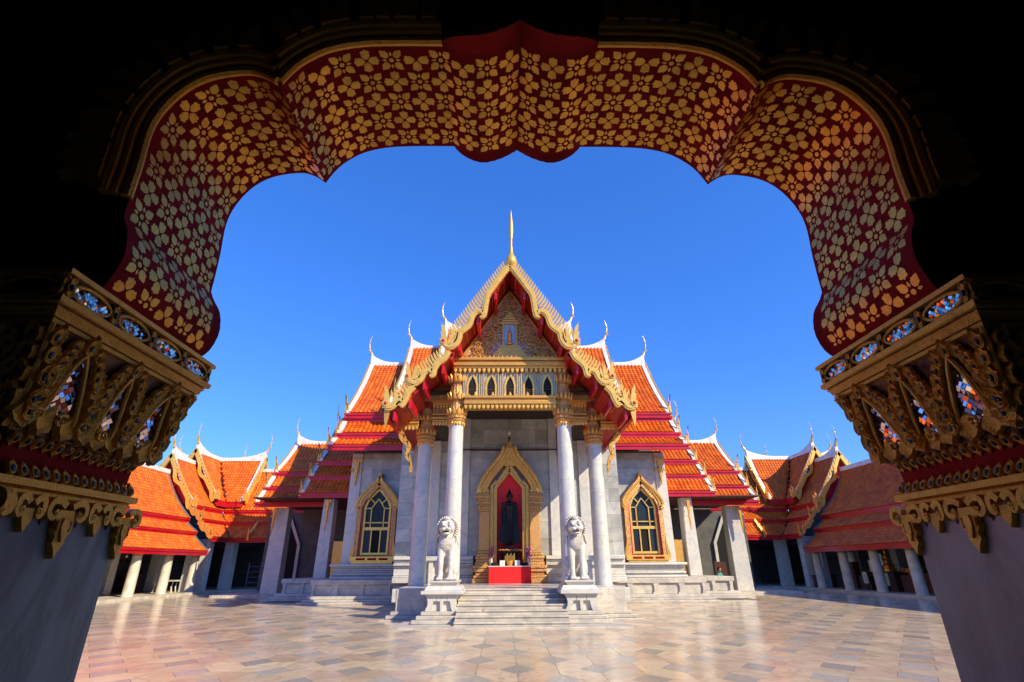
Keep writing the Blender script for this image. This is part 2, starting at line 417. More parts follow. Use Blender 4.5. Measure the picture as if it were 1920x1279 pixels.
def chofa(parent, F, a, z, out, s=1., m='goldpale', o=0):
    path = smooth_path([F(a+out*x*s, o, z+y*s) for x, y in CHO], 3)
    rr = []
    for i in range(len(path)):
        k = i/3; j = min(int(k), len(CHR)-2); rr.append((CHR[j]+(CHR[j+1]-CHR[j])*(k-j))*s)
    mb = MB(); mb.tube(path, rr, 8)
    b = F(a+out*.22*s, o, z+.40*s); c = F(a+out*.36*s, o, z+.34*s)
    mb.tube([b, c], [.045*s, .008*s], 6)
    return mb.obj('roof_finial', m, parent)
def flames_pair(parent, F, a, o, z, out, s=.6, m='goldpale'):
    """naga-head finial standing at the low end of a verge: plane o-z is thin along a"""
    mb = MB()
    for k, (dx, h, ln) in enumerate(((0, 1., .3), (-.09, .55, .1))):
        poly = flame_poly(.13*s, h*s, .5)
        mb.prism(poly, lambda p, q, d, dx=dx: F(a+out*(p+dx*s), o+d, z+q), -.035, .035)
    mb.ball(F(a, o, z+.05), .08*s, 8, 5)
    return mb.obj('naga_finial', m, parent)

# ------------------------------------------------------------------ THE HALL
hall = thing('temple_hall', 'white marble temple hall with tiered orange roofs and gilded porch behind the courtyard', 'temple', (0, 18, 0))
P_ = hall
def slab_wall(parent, x0, x1, z0, z1, y, th=.03, bw=1.15, bh=.58, F=None, skip=None, lean=0):
    F = F or (lambda x, yy, z: (x, yy, z)); cache = {}; row = 0; z = z0
    while z < z1-.05:
        zt = min(z+bh, z1); x = x0 + (0 if row % 2 == 0 else -bw/2)
        while x < x1-.03:
            xa, xb = max(x, x0), min(x+bw, x1)
            if xb-xa > .06 and not (skip and skip((xa+xb)/2, (z+zt)/2)):
                key = (round(xb-xa, 3), round(zt-z, 3))
                if key not in cache:
                    mb = MB(); w, h = key; b = .004
                    a = F(0, 0, 0)
                    pts = [(b, -th, b), (w-b, -th, b), (w-b, -th, h-b), (b, -th, h-b), (0, 0, 0), (w, 0, 0), (w, 0, h), (0, 0, h)]
                    mb.add([Vector(F(*p))-Vector(F(0, 0, 0)) for p in pts], [(0, 1, 2, 3), (0, 4, 5, 1), (1, 5, 6, 2), (2, 6, 7, 3), (3, 7, 4, 0)])
                    cache[key] = mb.mesh('marble_slab', 'marble_slab', False)
                inst('marble_slab', cache[key], parent, F(xa, y, z))
            x += bw
        z = zt; row += 1
# --- podium under the hall (parts)
def layer(x0, x1, y0, y1, z0, z1, name='podium_course', m='marble_step', b=.015, parent=None):
    mb = MB(); mb.box(x0, x1, y0, y1, z0, z1); return bevel(mb.obj(name, m, parent or P_), b)
for sx in (-1, 1):
    def B(x0, x1, *r, **k): return layer(min(sx*x0, sx*x1), max(sx*x0, sx*x1), *r, **k)
    # long outer base (in front of the windows, running out to the wing pillar)
    B(3.8, 9.7, 26.15, 40, 0, .10); B(3.8, 9.55, 26.35, 40, .104, .20); B(3.8, 9.4, 26.55, 40, .204, .34)
    B(9.7, 12.35, 28.9, 40, 0, .10); B(9.55, 12.2, 29.1, 40, .104, .20); B(9.4, 12.0, 29.3, 40, .204, .34)
    B(3.8, 9.2, 26.80, 40, .344, .80); B(9.2, 11.65, 29.56, 40, .344, .80)
    B(3.8, 9.35, 26.7, 40, .804, 1.02); B(9.35, 11.8, 29.45, 40, .804, 1.02)
    # feet and panel frames on the recessed band
    for xa in (4.4, 5.7, 6.95, 8.15, 9.2):
        mb = MB()
        w = .2 if xa < 9 else .1
        x = sx*xa
        pr = [(-w, .34), (w, .34), (w*.62, .46), (w*.5, .64), (w*.7, .80), (-w*.7, .80), (-w*.5, .64), (-w*.62, .46)]
        mb.prism(pr, XZ(26.72, 1, x), 0, .08); mb.obj('podium_foot', 'marble_step', P_)
    for xa in (9.6, 10.7, 11.62):
        mb = MB(); mb.prism([(-.1, .34), (.1, .34), (.07, .6), (.1, .8), (-.1, .8), (-.07, .6)], XZ(29.46, 1, sx*xa), 0, .1); mb.obj('podium_foot', 'marble_step', P_)
    # upper moulded base under the window wall
    for z0, z1, d in ((1.024, 1.14, .46), (1.144, 1.20, .36), (1.204, 1.30, .42), (1.304, 1.40, .30), (1.404, 1.50, .34), (1.504, 1.58, .42), (1.584, 1.70, .50)):
        B(4.6, 8.35+d*.9, 28-d*1.1, 33, z0, z1, name='base_moulding', m='marble', b=.03)

# --- stairs, porch floor and plinths
for k in range(7):
    mb = MB(); mb.box(-1.66+.0*k, 1.66, 16.5+.33*k, 18.9, .13*k+.002, .13*(k+1)-.045); mb.obj('step', 'marble_step', P_)
    mb = MB()
    xs = sorted([-1.67, 1.67]+[random.uniform(-1.3, 1.3) for _ in range(2)])
    for a, b in zip(xs, xs[1:]):
        if b-a > .1: mb.box(a+.002, b-.002, 16.47+.33*k, 18.9, .13*(k+1)-.044, .13*(k+1))
    bevel(mb.obj('stair_tread', 'marble_step', P_), .008)
layer(-3.35, 3.35, 16.1, 19.3, -.010, .032, name='paving_slab'); layer(-4.25, 4.25, 18.55, 24, -.011, .028, name='paving_slab')
layer(-3.95, 3.95, 18.92, 26.5, .5, .905, name='porch_floor', m='marble')
def plinth(x0, x1, y0, y1, name, steps=3):
    for i in range(steps):
        e = .34-.12*i; layer(x0-e, x1+e, y0-e, y1, .105*i+.034, .105*(i+1)+.03, name='plinth_course')
    zb = .035+.105*steps
    cx = (x0+x1)/2; w = (x1-x0)/2
    # concave body
    prof = [(w*.98, zb), (w*.95, zb+.06), (w*.86, zb+.14), (w*.84, zb+.24), (w*.90, zb+.36), (w*1.04, zb+.45)]
    poly = [(p, q) for p, q in prof] + [(-p, q) for p, q in prof[::-1]]
    mb = MB(); mb.prism(poly, XZ(y0, 1, cx), .10, y1-y0); o = mb.obj(name, 'marble', P_)
    # frame proud of recessed panel: two outer feet, a middle foot and a top band
    fr = MB(); zt = .80
    for sgn in (-1, 1):
        fr.prism([(sgn*w*.98, zb), (sgn*w*.95, zb+.06), (sgn*w*.86, zb+.14), (sgn*w*.84, zb+.24), (sgn*w*.90, zb+.36), (sgn*w*1.03, zt), (sgn*w*.30, zt), (sgn*w*.34, zb+.27), (sgn*w*.50, zb+.27), (sgn*w*.56, zb+.12), (sgn*w*.62, zb+.02), (sgn*w*.66, zb)], XZ(y0, 1, cx), 0, .10)
    fr.prism([(-w*.30, zt), (w*.30, zt), (w*.30, zb+.27), (w*.10, zb+.27), (w*.08, zb), (-w*.08, zb), (-w*.10, zb+.27), (-w*.30, zb+.27)], XZ(y0, 1, cx), .004, .10)
    fr.obj('plinth_frame', 'marble', o)
    layer(x0-.14, x1+.14, y0-.12, y1, .804, .90, name='plinth_cap', m='marble', parent=P_)
plinth(1.62, 2.62, 17.36, 18.9, 'plinth_block'); plinth(-2.62, -1.62, 17.36, 18.9, 'plinth_block')
plinth(2.78, 3.72, 19.05, 22.3, 'plinth_block', 3); plinth(-3.72, -2.78, 19.05, 22.3, 'plinth_block', 3)
layer(-3.8, -1.5, 18.9, 26, .2, .898, name='porch_side'); layer(1.5, 3.8, 18.9, 26, .2, .898, name='porch_side')

# --- walls
core = MB(); core.box(-5.2, 5.2, 25.03, 30, .9, 9.2); core.box(-8.35, -4.9, 28.03, 40, 1.0, 7.3); core.box(4.9, 8.35, 28.03, 40, 1.0, 7.3)
core.box(-8.2, 8.2, 29.5, 36, 7.0, 13.0*.7)
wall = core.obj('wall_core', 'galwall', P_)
slab_wall(P_, -1.9, 1.9, 2.0, 8.3, 25.03, bw=1.9*2/3, bh=.72)
for sx in (-1, 1):
    for (a, b, y, bw) in ((2.3, 5.2, 25.03, 1.2), (5.72, 7.86, 28.03, 1.1)):
        x0, x1 = sorted((sx*a, sx*b)); slab_wall(P_, x0, x1, 1.7 if y > 26 else 2.0, 7.2, y, bw=bw)
    # pilasters on the door wall and on the window wall
    def pil(a, b, y, z0, z1, d, tp=0):
        mb = MB(); x0, x1 = sorted((sx*a, sx*b)); mb.taper((x0, x1, y-d, y+.2, z0), (x0+tp, x1-tp, y-d, y+.2, z1)); bevel(mb.obj('pilaster', 'marble', P_), .02)
    pil(1.9, 2.3, 25.03, 2.0, 8.3, .14); pil(3.3, 3.75, 25.03, 2.0, 7.2, .14)
    pil(5.2, 5.72, 28.03, 1.7, 7.2, .09); pil(7.86, 8.42, 28.03, 1.7, 7.2, .09)
    # side wall of the hall
    slab_wall(P_, 28.1, 33, 1.7, 7.2, sx*8.38, F=(lambda a, y, z, s=sx: (y - s*(-1)*0, a, z)), th=0.0) if False else None
    mb = MB(); mb.box(sx*8.35, sx*8.41, 28.2, 40, 1.7, 7.2); mb.obj('side_wall', 'marble', P_)
    # moulded dado along the door wall
    for z0, z1, d in ((.91, 1.12, .34), (1.124, 1.20, .24), (1.204, 1.52, .14), (1.524, 1.60, .20), (1.604, 1.68, .28), (1.684, 1.84, .20), (1.844, 2.0, .32)):
        x0, x1 = sorted((sx*1.62, sx*5.15)); layer(x0, x1, 25.03-d, 25.2, z0, z1, name='dado_moulding', m='marble', b=.02)
    # low rail between porch columns
    x0, x1 = sorted((sx*2.45, sx*3.3)); layer(x0, x1, 21.62, 24.7, 1.78, 1.94, name='porch_rail', m='marble')
    mb = MB()
    for xa in (2.52, 3.0): mb.taper((min(sx*xa, sx*(xa+.16)), max(sx*xa, sx*(xa+.16)), 21.7, 21.95, .905), (min(sx*xa, sx*(xa+.16)), max(sx*xa, sx*(xa+.16)), 21.7, 21.95, 1.78))
    mb.box(sx*2.6, sx*3.2, 21.85, 21.95, .905, 1.78)
    mb.obj('rail_panel', 'marble', P_)
mb = MB(); mb.box(-2.3, 2.3, 24.86, 25.03, 6.72, 6.78); mb.obj('picture_rail', 'wood', P_)
mb = MB(); mb.box(-3.9, 3.9, 20.6, 25.0, 8.28, 8.36); mb.obj('porch_ceiling', 'darkwall', P_)

# --- columns
def column(x, y, r, z0, z1, tiers, name='porch_column'):
    mb = MB(); n = 28
    cp = [(r*1.06, z0), (r*1.06, z0+.05), (r*1.03, z0+.07)]
    for q in (.32, .62):
        zq = z0+(z1-z0)*q; rq = r*(1.03-.11*q); cp += [(rq, zq-.008), (rq-.008, zq-.004), (rq-.008, zq+.004), (rq, zq+.008)]
    mb.lathe(cp+[(r*.92, z1)], n, (x, y))
    c = mb.obj(name, 'marble', P_)
    # gilded capital: neck ring + stacked lotus cups
    mb = MB(); z = z1
    prof = [(r*.96, z-.10), (r*1.02, z-.06), (r*1.0, z), (r*1.10, z+.04), (r*1.16, z+.09), (r*1.06, z+.14), (r*1.22, z+.17), (r*1.26, z+.24), (r*1.1, z+.30)]
    z += .30
    for h in tiers:
        prof += [(r*1.18, z+.03), (r*1.16, z+h*.2), (r*.98, z+h*.55), (r*.90, z+h*.8), (r*.96, z+h*.86), (r*.78, z+h*.9), (r*.82, z+h)]
        z += h
    mb.lathe(prof, 32, (x, y), rf=lambda th, j: 1+.035*cos(16*th)*(j > 5))
    cap = mb.obj('capital', 'goldpat', c)
    zz = z1+.30; n = 14
    for h in tiers:
        for k in range(n):
            th = 2*pi*k/n
            if sin(th) > .35: continue
            inst('petal', PET_UP, cap, (x+r*1.14*cos(th), y+r*1.14*sin(th), zz+.01), (.18, 0, th+pi/2), (1.0, 1, h/.55))
        zz += h
    for k in range(18):
        th = 2*pi*k/18
        if sin(th) > .35: continue
        inst('petal', PET_S, cap, (x+r*.99*cos(th), y+r*.99*sin(th), z1+.02), (0, 0, th+pi/2), 1.1)
    return c
for sx in (-1, 1):
    column(sx*2.17, 20.3, .315, .905, 6.86, [.62, .75, .78])
    column(sx*3.57, 21.6, .315, .905, 6.36, [.6, .55])
    # rear pilaster columns with small gold capitals
    mb = MB(); mb.box(sx*2.34, sx*2.62, 24.5, 24.9, 6.4, 6.9); mb.obj('wall_capital', 'goldpat', P_)

# --- gilded entablature of the porch (between inner columns)
def leafrow(parent, x0, x1, y, z, n, me=PET, sc=1.):
    for k in range(n): inst('petal', me, parent, (x0+(x1-x0)*(k+.5)/n, y, z), None, sc)
ent = MB(); ent.box(-2.35, 2.35, 20.12, 20.9, 7.62, 9.05); ent = ent.obj('entablature', 'goldpat', P_)
for z0, z1, d, x in ((9.20, 9.34, .30, 2.42), (9.10, 9.197, .22, 2.38), (9.344, 9.42, .22, 2.36), (9.424, 9.55, .34, 2.46), (7.80, 7.90, .28, 1.86), (7.70, 7.797, .20, 1.84), (7.56, 7.697, .26, 1.86)):
    mb = MB(); mb.box(-x, x, 20.12-d, 20.9, z0, z1); bevel(mb.obj('cornice', 'gold', ent), .015)
leafrow(ent, -2.36, 2.36, 19.95, 9.12, 24); leafrow(ent, -1.88, 1.88, 19.95, 7.57, 21)
for k in range(26):
    inst('petal', PET_S, ent, (-2.4+4.8*(k+.5)/26, 19.84, 9.54), (pi, 0, 0), .9)
for k in range(15):
    big = k % 3 == 1
    inst('petal', PET_UP, ent, (-1.78+3.56*(k+.5)/15, 20.06, 7.9), None, 1.0 if big else .62)
for c in (-1.55, -.78, 0, .77, 1.54):
    mb = MB(); mb.prism([(-.15, 0), (.15, 0), (.16, .45), (.11, .66), (0, .86), (-.11, .66), (-.16, .45)], XZ(20.09, 1, c, 7.92), 0, .03)
    w_ = mb.obj('small_window', 'dark', ent)
    mb = MB()
    for s_ in (-1, 1):
        ribbon(mb, [(s_*.19, 0), (s_*.2, .48), (s_*.14, .72), (0, .98)], .075, XZ(20.05, 1, c, 7.92), 0, .06)
    mb.obj('window_arch', 'goldpale', w_)
    mb = MB(); mb.box(c-.13, c+.13, 20.075, 20.088, 8.22, 8.25); mb.box(c-.13, c+.13, 20.075, 20.088, 8.36, 8.375); mb.obj('window_bar', 'wood', w_)
    for s_ in (-1, 1):
        mb = MB(); mb.box(c+s_*.30-.025, c+s_*.30+.025, 20.02, 20.12, 7.92, 8.9); mb.box(c+s_*.37-.018, c+s_*.37+.018, 20.03, 20.12, 7.92, 8.9)
        mb.obj('colonnette', 'mosaic_pale', w_)
    mb = MB(); mb.box(c-.27, c+.27, 20.10, 20.118, 7.92, 9.0); mb.obj('mosaic_panel', 'mosaic_pale', w_)
# side bays of the entablature
for sx in (-1, 1):
    for (xa, xb, y, z0, z1, nl) in ((2.5, 3.3, 21.35, 7.18, 7.95, 6), (3.85, 4.78, 21.35, 6.98, 7.5, 6)):
        mb = MB(); x0, x1 = sorted((sx*xa, sx*xb)); mb.box(x0, x1, y, y+.5, z0, z1); e = mb.obj('side_entablature', 'goldpat', P_)
        for q, d in ((z0+.02, .12), (z0+.12, .17), (z0+.30, .10), (z1-.02, .15), (z1+.06, .2)):
            mb = MB(); mb.box(x0-.0, x1, y-d, y+.4, q, q+.075); bevel(mb.obj('cornice', 'gold', e), .01)
        leafrow(e, x0, x1, y-.1, z0+.02, nl, PET, .85); leafrow(e, x0, x1, y-.1, z1-.0, nl, PET, .8)
    # half gable panel over the side bay
    mb = MB(); mb.prism([(2.45, 8.05), (4.0, 8.05), (3.2, 8.75), (2.45, 9.5)], XZ(21.0, sx), 0, .3); gp = mb.obj('side_gable_panel', 'goldpat', P_)
    for k in range(9): inst('petal', PET_S, gp, (sx*(2.55+.16*k), 20.98, 8.06), (pi, 0, 0), 1.)
    mb = MB()
    for k in range(14):
        cx_ = 2.6+random.random()*1.0; cz = 8.2+random.random()*(3.9-cx_)*.75
        pts = [(cx_+.11*(1-j/9)*cos(j*.9), cz+.11*(1-j/9)*sin(j*.9)) for j in range(9)]
        ribbon(mb, pts, .03, XZ(20.96, sx), 0, .05)
    mb.obj('scroll_relief', 'goldpale', gp, kind='stuff')

# --- pediment
for sx in (-1, 1):
    mb = MB(); ribbon(mb, [(0, 13.2), (.95, 11.62), (2.35, 9.62)], .42, XZ(20.62, sx), 0, .1); mb.obj('gable_lining', 'wood_gold', P_)
ped = MB(); ped.prism([(-2.2, 9.55), (2.2, 9.55), (.85, 11.7), (0, 13.15), (-.85, 11.7)], XZ(20.55), 0, .3)
ped = ped.obj('pediment', 'mosaic_ped', P_)
mb = MB()
for s_ in (-1, 1):
    ribbon(mb, [(s_*2.16, 9.62), (s_*.85, 11.66), (0, 13.05)], .10, XZ(20.45), 0, .1)
mb.obj('pediment_border', 'gold', ped)
mb = MB(); rr = random.Random(3)
def scroll(cx_, cz, R, a0, dr, w=.042):
    pts = [(cx_+R*(1-j/15)*cos(a0+dr*j*.62), cz+R*(1-j/15)*sin(a0+dr*j*.62)) for j in range(15)]
    ribbon(mb, pts, [w*(1-j/20) for j in range(15)], XZ(20.47), 0, .07)
for row in range(16):
    z = 9.76+row*.195; half = (2.16-(z-9.6)*.635) - .2
    n = max(1, int(2*half/.205))
    for k in range(n):
        x = -half + 2*half*(k+.5)/n if n > 1 else 0
        if abs(x) < .42 and 9.5 < z < 11.9 and not (z > 11.5): continue
        if abs(x) < .8 and z < 10.35: continue
        scroll(x+rr.uniform(-.02, .02), z, .115, rr.random()*6, 1 if x < 0 else -1)
        for q in range(3):
            a = rr.random()*6.28; mb.prism([(0, 0), (.05, .03), (.13, 0), (.05, -.03)], lambda p, b, d, x=x, z=z, a=a: (x+.1*cos(a)+p*cos(a)-b*sin(a), 20.44+d, z+.1*sin(a)+p*sin(a)+b*cos(a)), 0, .08)
mb.obj('scroll_relief', 'gold', ped, kind='stuff')
mb = MB()
for z0, z1, w in ((9.56, 9.70, .95), (9.704, 9.80, .85), (9.804, 9.95, .72), (9.954, 10.05, .62), (10.054, 10.2, .5), (10.204, 10.32, .42)):
    mb.box(-w, w, 20.32, 20.55, z0, z1)
mb.obj('shrine_base', 'gold', ped)
mb = MB(); mb.box(-.25, .25, 20.46, 20.54, 10.33, 11.35); nb = mb.obj('shrine_back', 'bluelight', ped)
mb = MB()
for s_ in (-1, 1): mb.box(s_*.29-.035, s_*.29+.035, 20.36, 20.5, 10.32, 11.35)
for i, w in enumerate((.42, .34, .25, .16, .08)): mb.box(-w, w, 20.36-.01*i, 20.5, 11.35+.11*i, 11.44+.11*i)
mb.obj('shrine_canopy', 'gold', nb)
mb = MB(); mb.lathe([(.13, 10.33), (.15, 10.4), (.08, 10.5), (.10, 10.6), (.07, 10.72), (.10, 10.85), (.05, 10.93), (.06, 11.0), (.03, 11.08), (.005, 11.22)], 12, (0, 20.36)); mb.obj('small_figure', 'gold', nb)

# --- porch roof: decks, soffit, purlins, bargeboards
PR = [[(0, 13.42), (.75, 12.2), (1.5, 11.0), (2.35, 9.80)], [(2.25, 9.5), (3.0, 8.85), (3.75, 8.15)], [(3.6, 7.95), (4.1, 7.45), (4.7, 7.02)]]
roofP = MB(); roofP.box(-.08, .08, 19.3, 27.5, 13.42, 13.52); roofP = roofP.obj('porch_roof', 'white', P_)
for sx in (-1, 1):
    Fp = frame_y(0, sx)
    for i, pr in enumerate(PR):
        y0 = (19.05, 19.05, 19.1)[i]
        mb = MB(); deck(mb, Fp, pr, y0, 27.4, .10); mb.obj('roof_deck', 'soffit', roofP)
        tiles(roofP, Fp, pr, y0+.25, 27.0, cw=.26)
        for o, z in ([(.55, 12.3), (1.25, 11.15), (2.0, 10.0)], [(2.6, 9.0), (3.3, 8.35)], [(3.8, 7.6), (4.35, 7.12)])[i]:
            mb = MB(); sweep_a(mb, Fp, 19.0, 20.45, o+.02, o+.10, z-.46, z-.1)
            for q in range(12): sweep_a(mb, Fp, 19.04+.12*q, 19.09+.12*q, o-.01, o+.13, z-.44, z-.14)
            mb.obj('purlin', 'red', roofP)
        mb = MB()                                        # small gilded marks on the red soffit
        o_, z_ = pr[0][0], pr[0][1]
        for r_ in range(1, 9 if i == 0 else 4):
            t = r_/(9 if i == 0 else 4); o, z, n_, _ = prof_at(pr, t)
            for q in range(6):
                sweep_a(mb, Fp, 19.15+.22*q, 19.27+.22*q, o-.02, o+.02, z-.150, z-.133)
        mb.obj('soffit_gilding', 'goldleaf', roofP, kind='stuff')
    mb = MB(); Fz = lambda a, o, z: (sx*o, a, z)
    for o0, o1, z0, z1 in ((2.3, 2.42, 9.15, 9.62), (3.72, 3.82, 7.72, 8.1), (4.62, 4.76, 6.72, 6.95)): sweep_a(mb, Fz, 19.05, 26.5, o0, o1, z0, z1)
    mb.obj('fascia', 'red', roofP)
    # bargeboard ribbons
    mb = MB(); Fb = XZ(18.86, sx)
    C = [[(0, 13.5), (.35, 12.95), (.7, 12.38), (.92, 12.02), (1.0, 11.6), (1.05, 11.2), (1.12, 10.98), (1.24, 10.93)],
         [(1.14, 11.06), (1.2, 11.2), (1.36, 11.22), (1.55, 11.0), (1.66, 10.62), (1.84, 10.42), (2.02, 10.26), (2.07, 9.98), (2.2, 9.74), (2.42, 9.62), (2.62, 9.7), (2.72, 9.9)],
         [(2.46, 9.44), (2.6, 9.15), (2.84, 8.94), (2.98, 8.7), (3.02, 8.46), (3.14, 8.36)],
         [(3.08, 8.5), (3.18, 8.62), (3.36, 8.54), (3.5, 8.26), (3.7, 8.1), (3.93, 8.18), (4.03, 8.35)],
         [(3.72, 7.96), (3.92, 7.74), (4.02, 7.45), (4.12, 7.25), (4.22, 7.2)],
         [(4.14, 7.34), (4.24, 7.44), (4.36, 7.34), (4.5, 7.16), (4.68, 7.14), (4.8, 7.3)]]
    for i, cl in enumerate(C):
        sp = smooth_path([(a, b, 0) for a, b in cl], 5); sp = [(p.x, p.y) for p in sp]; n = len(sp)
        w = [.24*(1-.75*max(0, (j-n*.78)/(n*.22))) * (1 if i % 2 == 0 else min(1, .35+j/(n*.2))) for j in range(n)]
        ribbon(mb, sp, w, Fb, 0, .12)
        ribbon(mb, sp, [q*.45 for q in w], Fb, -.03, .02)
    bb = mb.obj('barge_board', 'goldpale', roofP)
    # fins along the straight line
    fin = MB(); fin.prism([(-.04, -.22), (.04, -.22), (.042, .12), (.01, .26), (-.07, .36), (-.045, .12)], XZ(0), -.05, .05); fin_me = fin.mesh('barge_fin', 'goldpale')
    for (p, q, n) in (((.12, 13.40), (2.42, 10.06), 27), ((2.65, 9.30), (3.75, 8.40), 11), ((3.85, 7.96), (4.5, 7.48), 6)):
        ang = atan2(q[1]-p[1], q[0]-p[0])
        for k in range(n):
            t = (k+.5)/n; x, z = p[0]+(q[0]-p[0])*t, p[1]+(q[1]-p[1])*t
            o = inst('barge_fin', fin_me, bb, (sx*x, 18.94, z), (0, (-1 if sx > 0 else 1)*(-.62), 0), (sx, 1, 1.0))
    # flame-shaped naga heads at the three ends
    for (x, z, s_) in ((2.66, 9.75, 1.), (3.98, 8.25, .85), (4.72, 7.15, .95)):
        mb = MB()
        mb.prism([(a*1.0, b) for a, b in flame_poly(.34*s_, 1.05*s_, .25)], XZ(18.84, sx, sx*x, z-.05), 0, .1)
        mb.prism(flame_poly(.26*s_, .7*s_, -.3), XZ(18.85, sx, sx*(x-.26*s_), z), 0, .1)
        mb.prism(flame_poly(.2*s_, .5*s_, -.2), XZ(18.86, sx, sx*(x-.45*s_), z+.05), 0, .1)
        mb.lathe([(.12*s_, -.06), (.13*s_, 0), (.12*s_, .06)], 12); 
        k = len(mb.v)-36
        for j in range(k, len(mb.v)):
            a, b, c = mb.v[j]; mb.v[j] = (sx*(x+.02)+a, 18.86+c*1.0, z+.12+b)
        mb.obj('naga_finial', 'goldpale', bb)
        mb = MB(); mb.ball((sx*(x+.02), 18.79, z+.12), (.07*s_, .03, .07*s_)); mb.obj('naga_eye', 'red', bb)
    # hanging gilt drop and little white gable end beneath the lowest tip
    mb = MB(); mb.prism([(-.1, .1), (.12, .1), (.10, -.25), (.03, -.62), (-.03, -.3)], XZ(18.95, sx, sx*4.68, 6.95), 0, .12); mb.obj('hanging_drop', 'gold', bb)
# finial on the apex
mb = MB(); mb.lathe([(.14, 13.42), (.22, 13.55), (.25, 13.68), (.20, 13.86), (.11, 14.0), (.075, 14.2), (.045, 14.5), (.055, 14.85), (.085, 14.93), (.06, 15.0), (.105, 15.2), (.09, 15.6), (.05, 16.0), (.02, 16.3), (.004, 16.42)], 14, (.06, 18.95))
mb.obj('roof_finial', 'goldpale', roofP)
# lamp over the door
mb = MB(); mb.tube([(0, 24.2, 8.28), (0, 24.2, 7.52)], .008, 5); hl_ = mb.obj('lamp_cord', 'dark', P_)
mb = MB(); mb.lathe([(.02, 7.54), (.04, 7.5), (.065, 7.42), (.06, 7.36), (.02, 7.31)], 12, (0, 24.2)); mb.obj('lamp_bulb', 'bulb', hl_)

# --- gilt eave brackets
def bracket(parent, x, y, z, s=1., lean=1, h=1.0, m='gold'):
    mb = MB()
    poly = [(-.14, 0), (.16, 0), (.20, -.12), (.12, -.22), (.16, -.36), (.07, -.5), (.09, -.66), (.03, -.85), (0, -1.08), (-.05, -.8), (-.10, -.55), (-.06, -.35), (-.13, -.2)]
    mb.prism([(a*s*lean*.62, b*s*h*.95) for a, b in poly], XZ(y-.16, 1, x, z), 0, .14)
    mb.box(x-.20*s, x+.20*s, y-.08, y, z-.06*s, z+.12*s)
    o = mb.obj('eave_bracket', m, parent)
    for k in range(4): inst('petal', PET_S, o, (x-.18*s+.12*s*k, y-.07, z-.3*s), None, s*1.1)
    return o
for sx in (-1, 1):
    bracket(P_, sx*5.46, 27.92, 6.75, 1.25, sx); bracket(P_, sx*8.12, 27.92, 6.75, 1.25, sx)
    bracket(P_, sx*14.5, 33.6, 4.75, .8, -sx, 1.7); bracket(P_, sx*10.35, 30.85, 5.0, .8, sx, 2.)
    mb = MB()                                            # long scrolled bracket beside the outer column
    cl = smooth_path([(4.62, 6.95, 0), (4.5, 6.5, 0), (4.22, 6.2, 0), (4.28, 5.8, 0), (4.1, 5.5, 0), (4.05, 5.1, 0)], 5); n = len(cl)
    ribbon(mb, [(p.x, p.y) for p in cl], [.26*(1-.7*j/n) for j in range(n)], XZ(21.3, sx), 0, .16)
    for p in cl[3::4]: mb.prism(flame_poly(.14, .3, .4), XZ(21.28, sx, sx*(p.x-.02), p.y), 0, .14)
    mb.obj('eave_bracket', 'gold', P_)

# --- door surround with niche
door = MB(); door.prism([(-.58, .95), (.58, .95), (.58, 4.9), (0, 5.62), (-.58, 4.9)], XZ(24.98), 0, .04)
door = door.obj('niche', 'redniche', P_)
mb = MB()
for s_ in (-1, 1):
    ribbon(mb, [(s_*.66, .92), (s_*.66, 4.92), (0, 5.72)], .16, XZ(24.62), 0, .36)
    ribbon(mb, [(s_*.82, .92), (s_*.82, 4.98), (s_*.60, 5.2), (s_*.55, 5.14), (0, 5.95)], .14, XZ(24.52), 0, .4)
mb.obj('door_lining', 'gold', door)
for s_ in (-1, 1):
    mb = MB(); mb.box(s_*.90, s_*1.38, 24.42, 24.9, 2.2, 3.85)
    for z0, z1, d in ((.91, 1.10, .26), (1.10, 1.22, .20), (1.22, 1.34, .12), (1.34, 1.48, .20), (1.48, 1.62, .24), (1.62, 1.74, .14), (1.74, 1.86, .10), (1.86, 1.98, .14), (1.98, 2.10, .08), (2.10, 2.2, .04),
                      (3.85, 3.95, .03), (3.95, 4.06, .07), (4.06, 4.17, .04), (4.17, 4.30, .11), (4.30, 4.42, .08), (4.42, 4.56, .15), (4.56, 4.66, .11)):
        x0, x1 = sorted((s_*.88, s_*(1.38+d))); mb.box(x0, x1, 24.42-d*.8, 24.9, z0+.002, z1-.002)
    bevel(mb.obj('door_pilaster', 'goldpat', door), .02)
for s_ in (-1, 1):
    for zz, n in ((3.98, 4), (4.32, 5), (1.60, 5), (1.98, 4)):
        for k in range(n): inst('petal', PET_S, door, (s_*(.95+.5*(k+.5)/n), 24.33, zz+.1), None, .95)
mb = MB(); fr = []
arch = smooth_path([(1.25, 4.66, 0), (1.28, 4.95, 0), (1.02, 5.42, 0), (.62, 5.9, 0), (.28, 6.3, 0), (.10, 6.7, 0), (0, 7.28, 0)], 5)
for s_ in (-1, 1):
    ribbon(mb, [(s_*(p.x-.14*(1-i/len(arch))), p.y) for i, p in enumerate(arch)], [.46*(1-.8*i/len(arch)) for i in range(len(arch))], XZ(24.5), 0, .35)
mb.prism([(-.3, 5.9), (.3, 5.9), (.14, 6.35), (.05, 6.8), (0, 7.2), (-.05, 6.8), (-.14, 6.35)], XZ(24.45), 0, .35)
mb.obj('door_arch', 'gold', door)
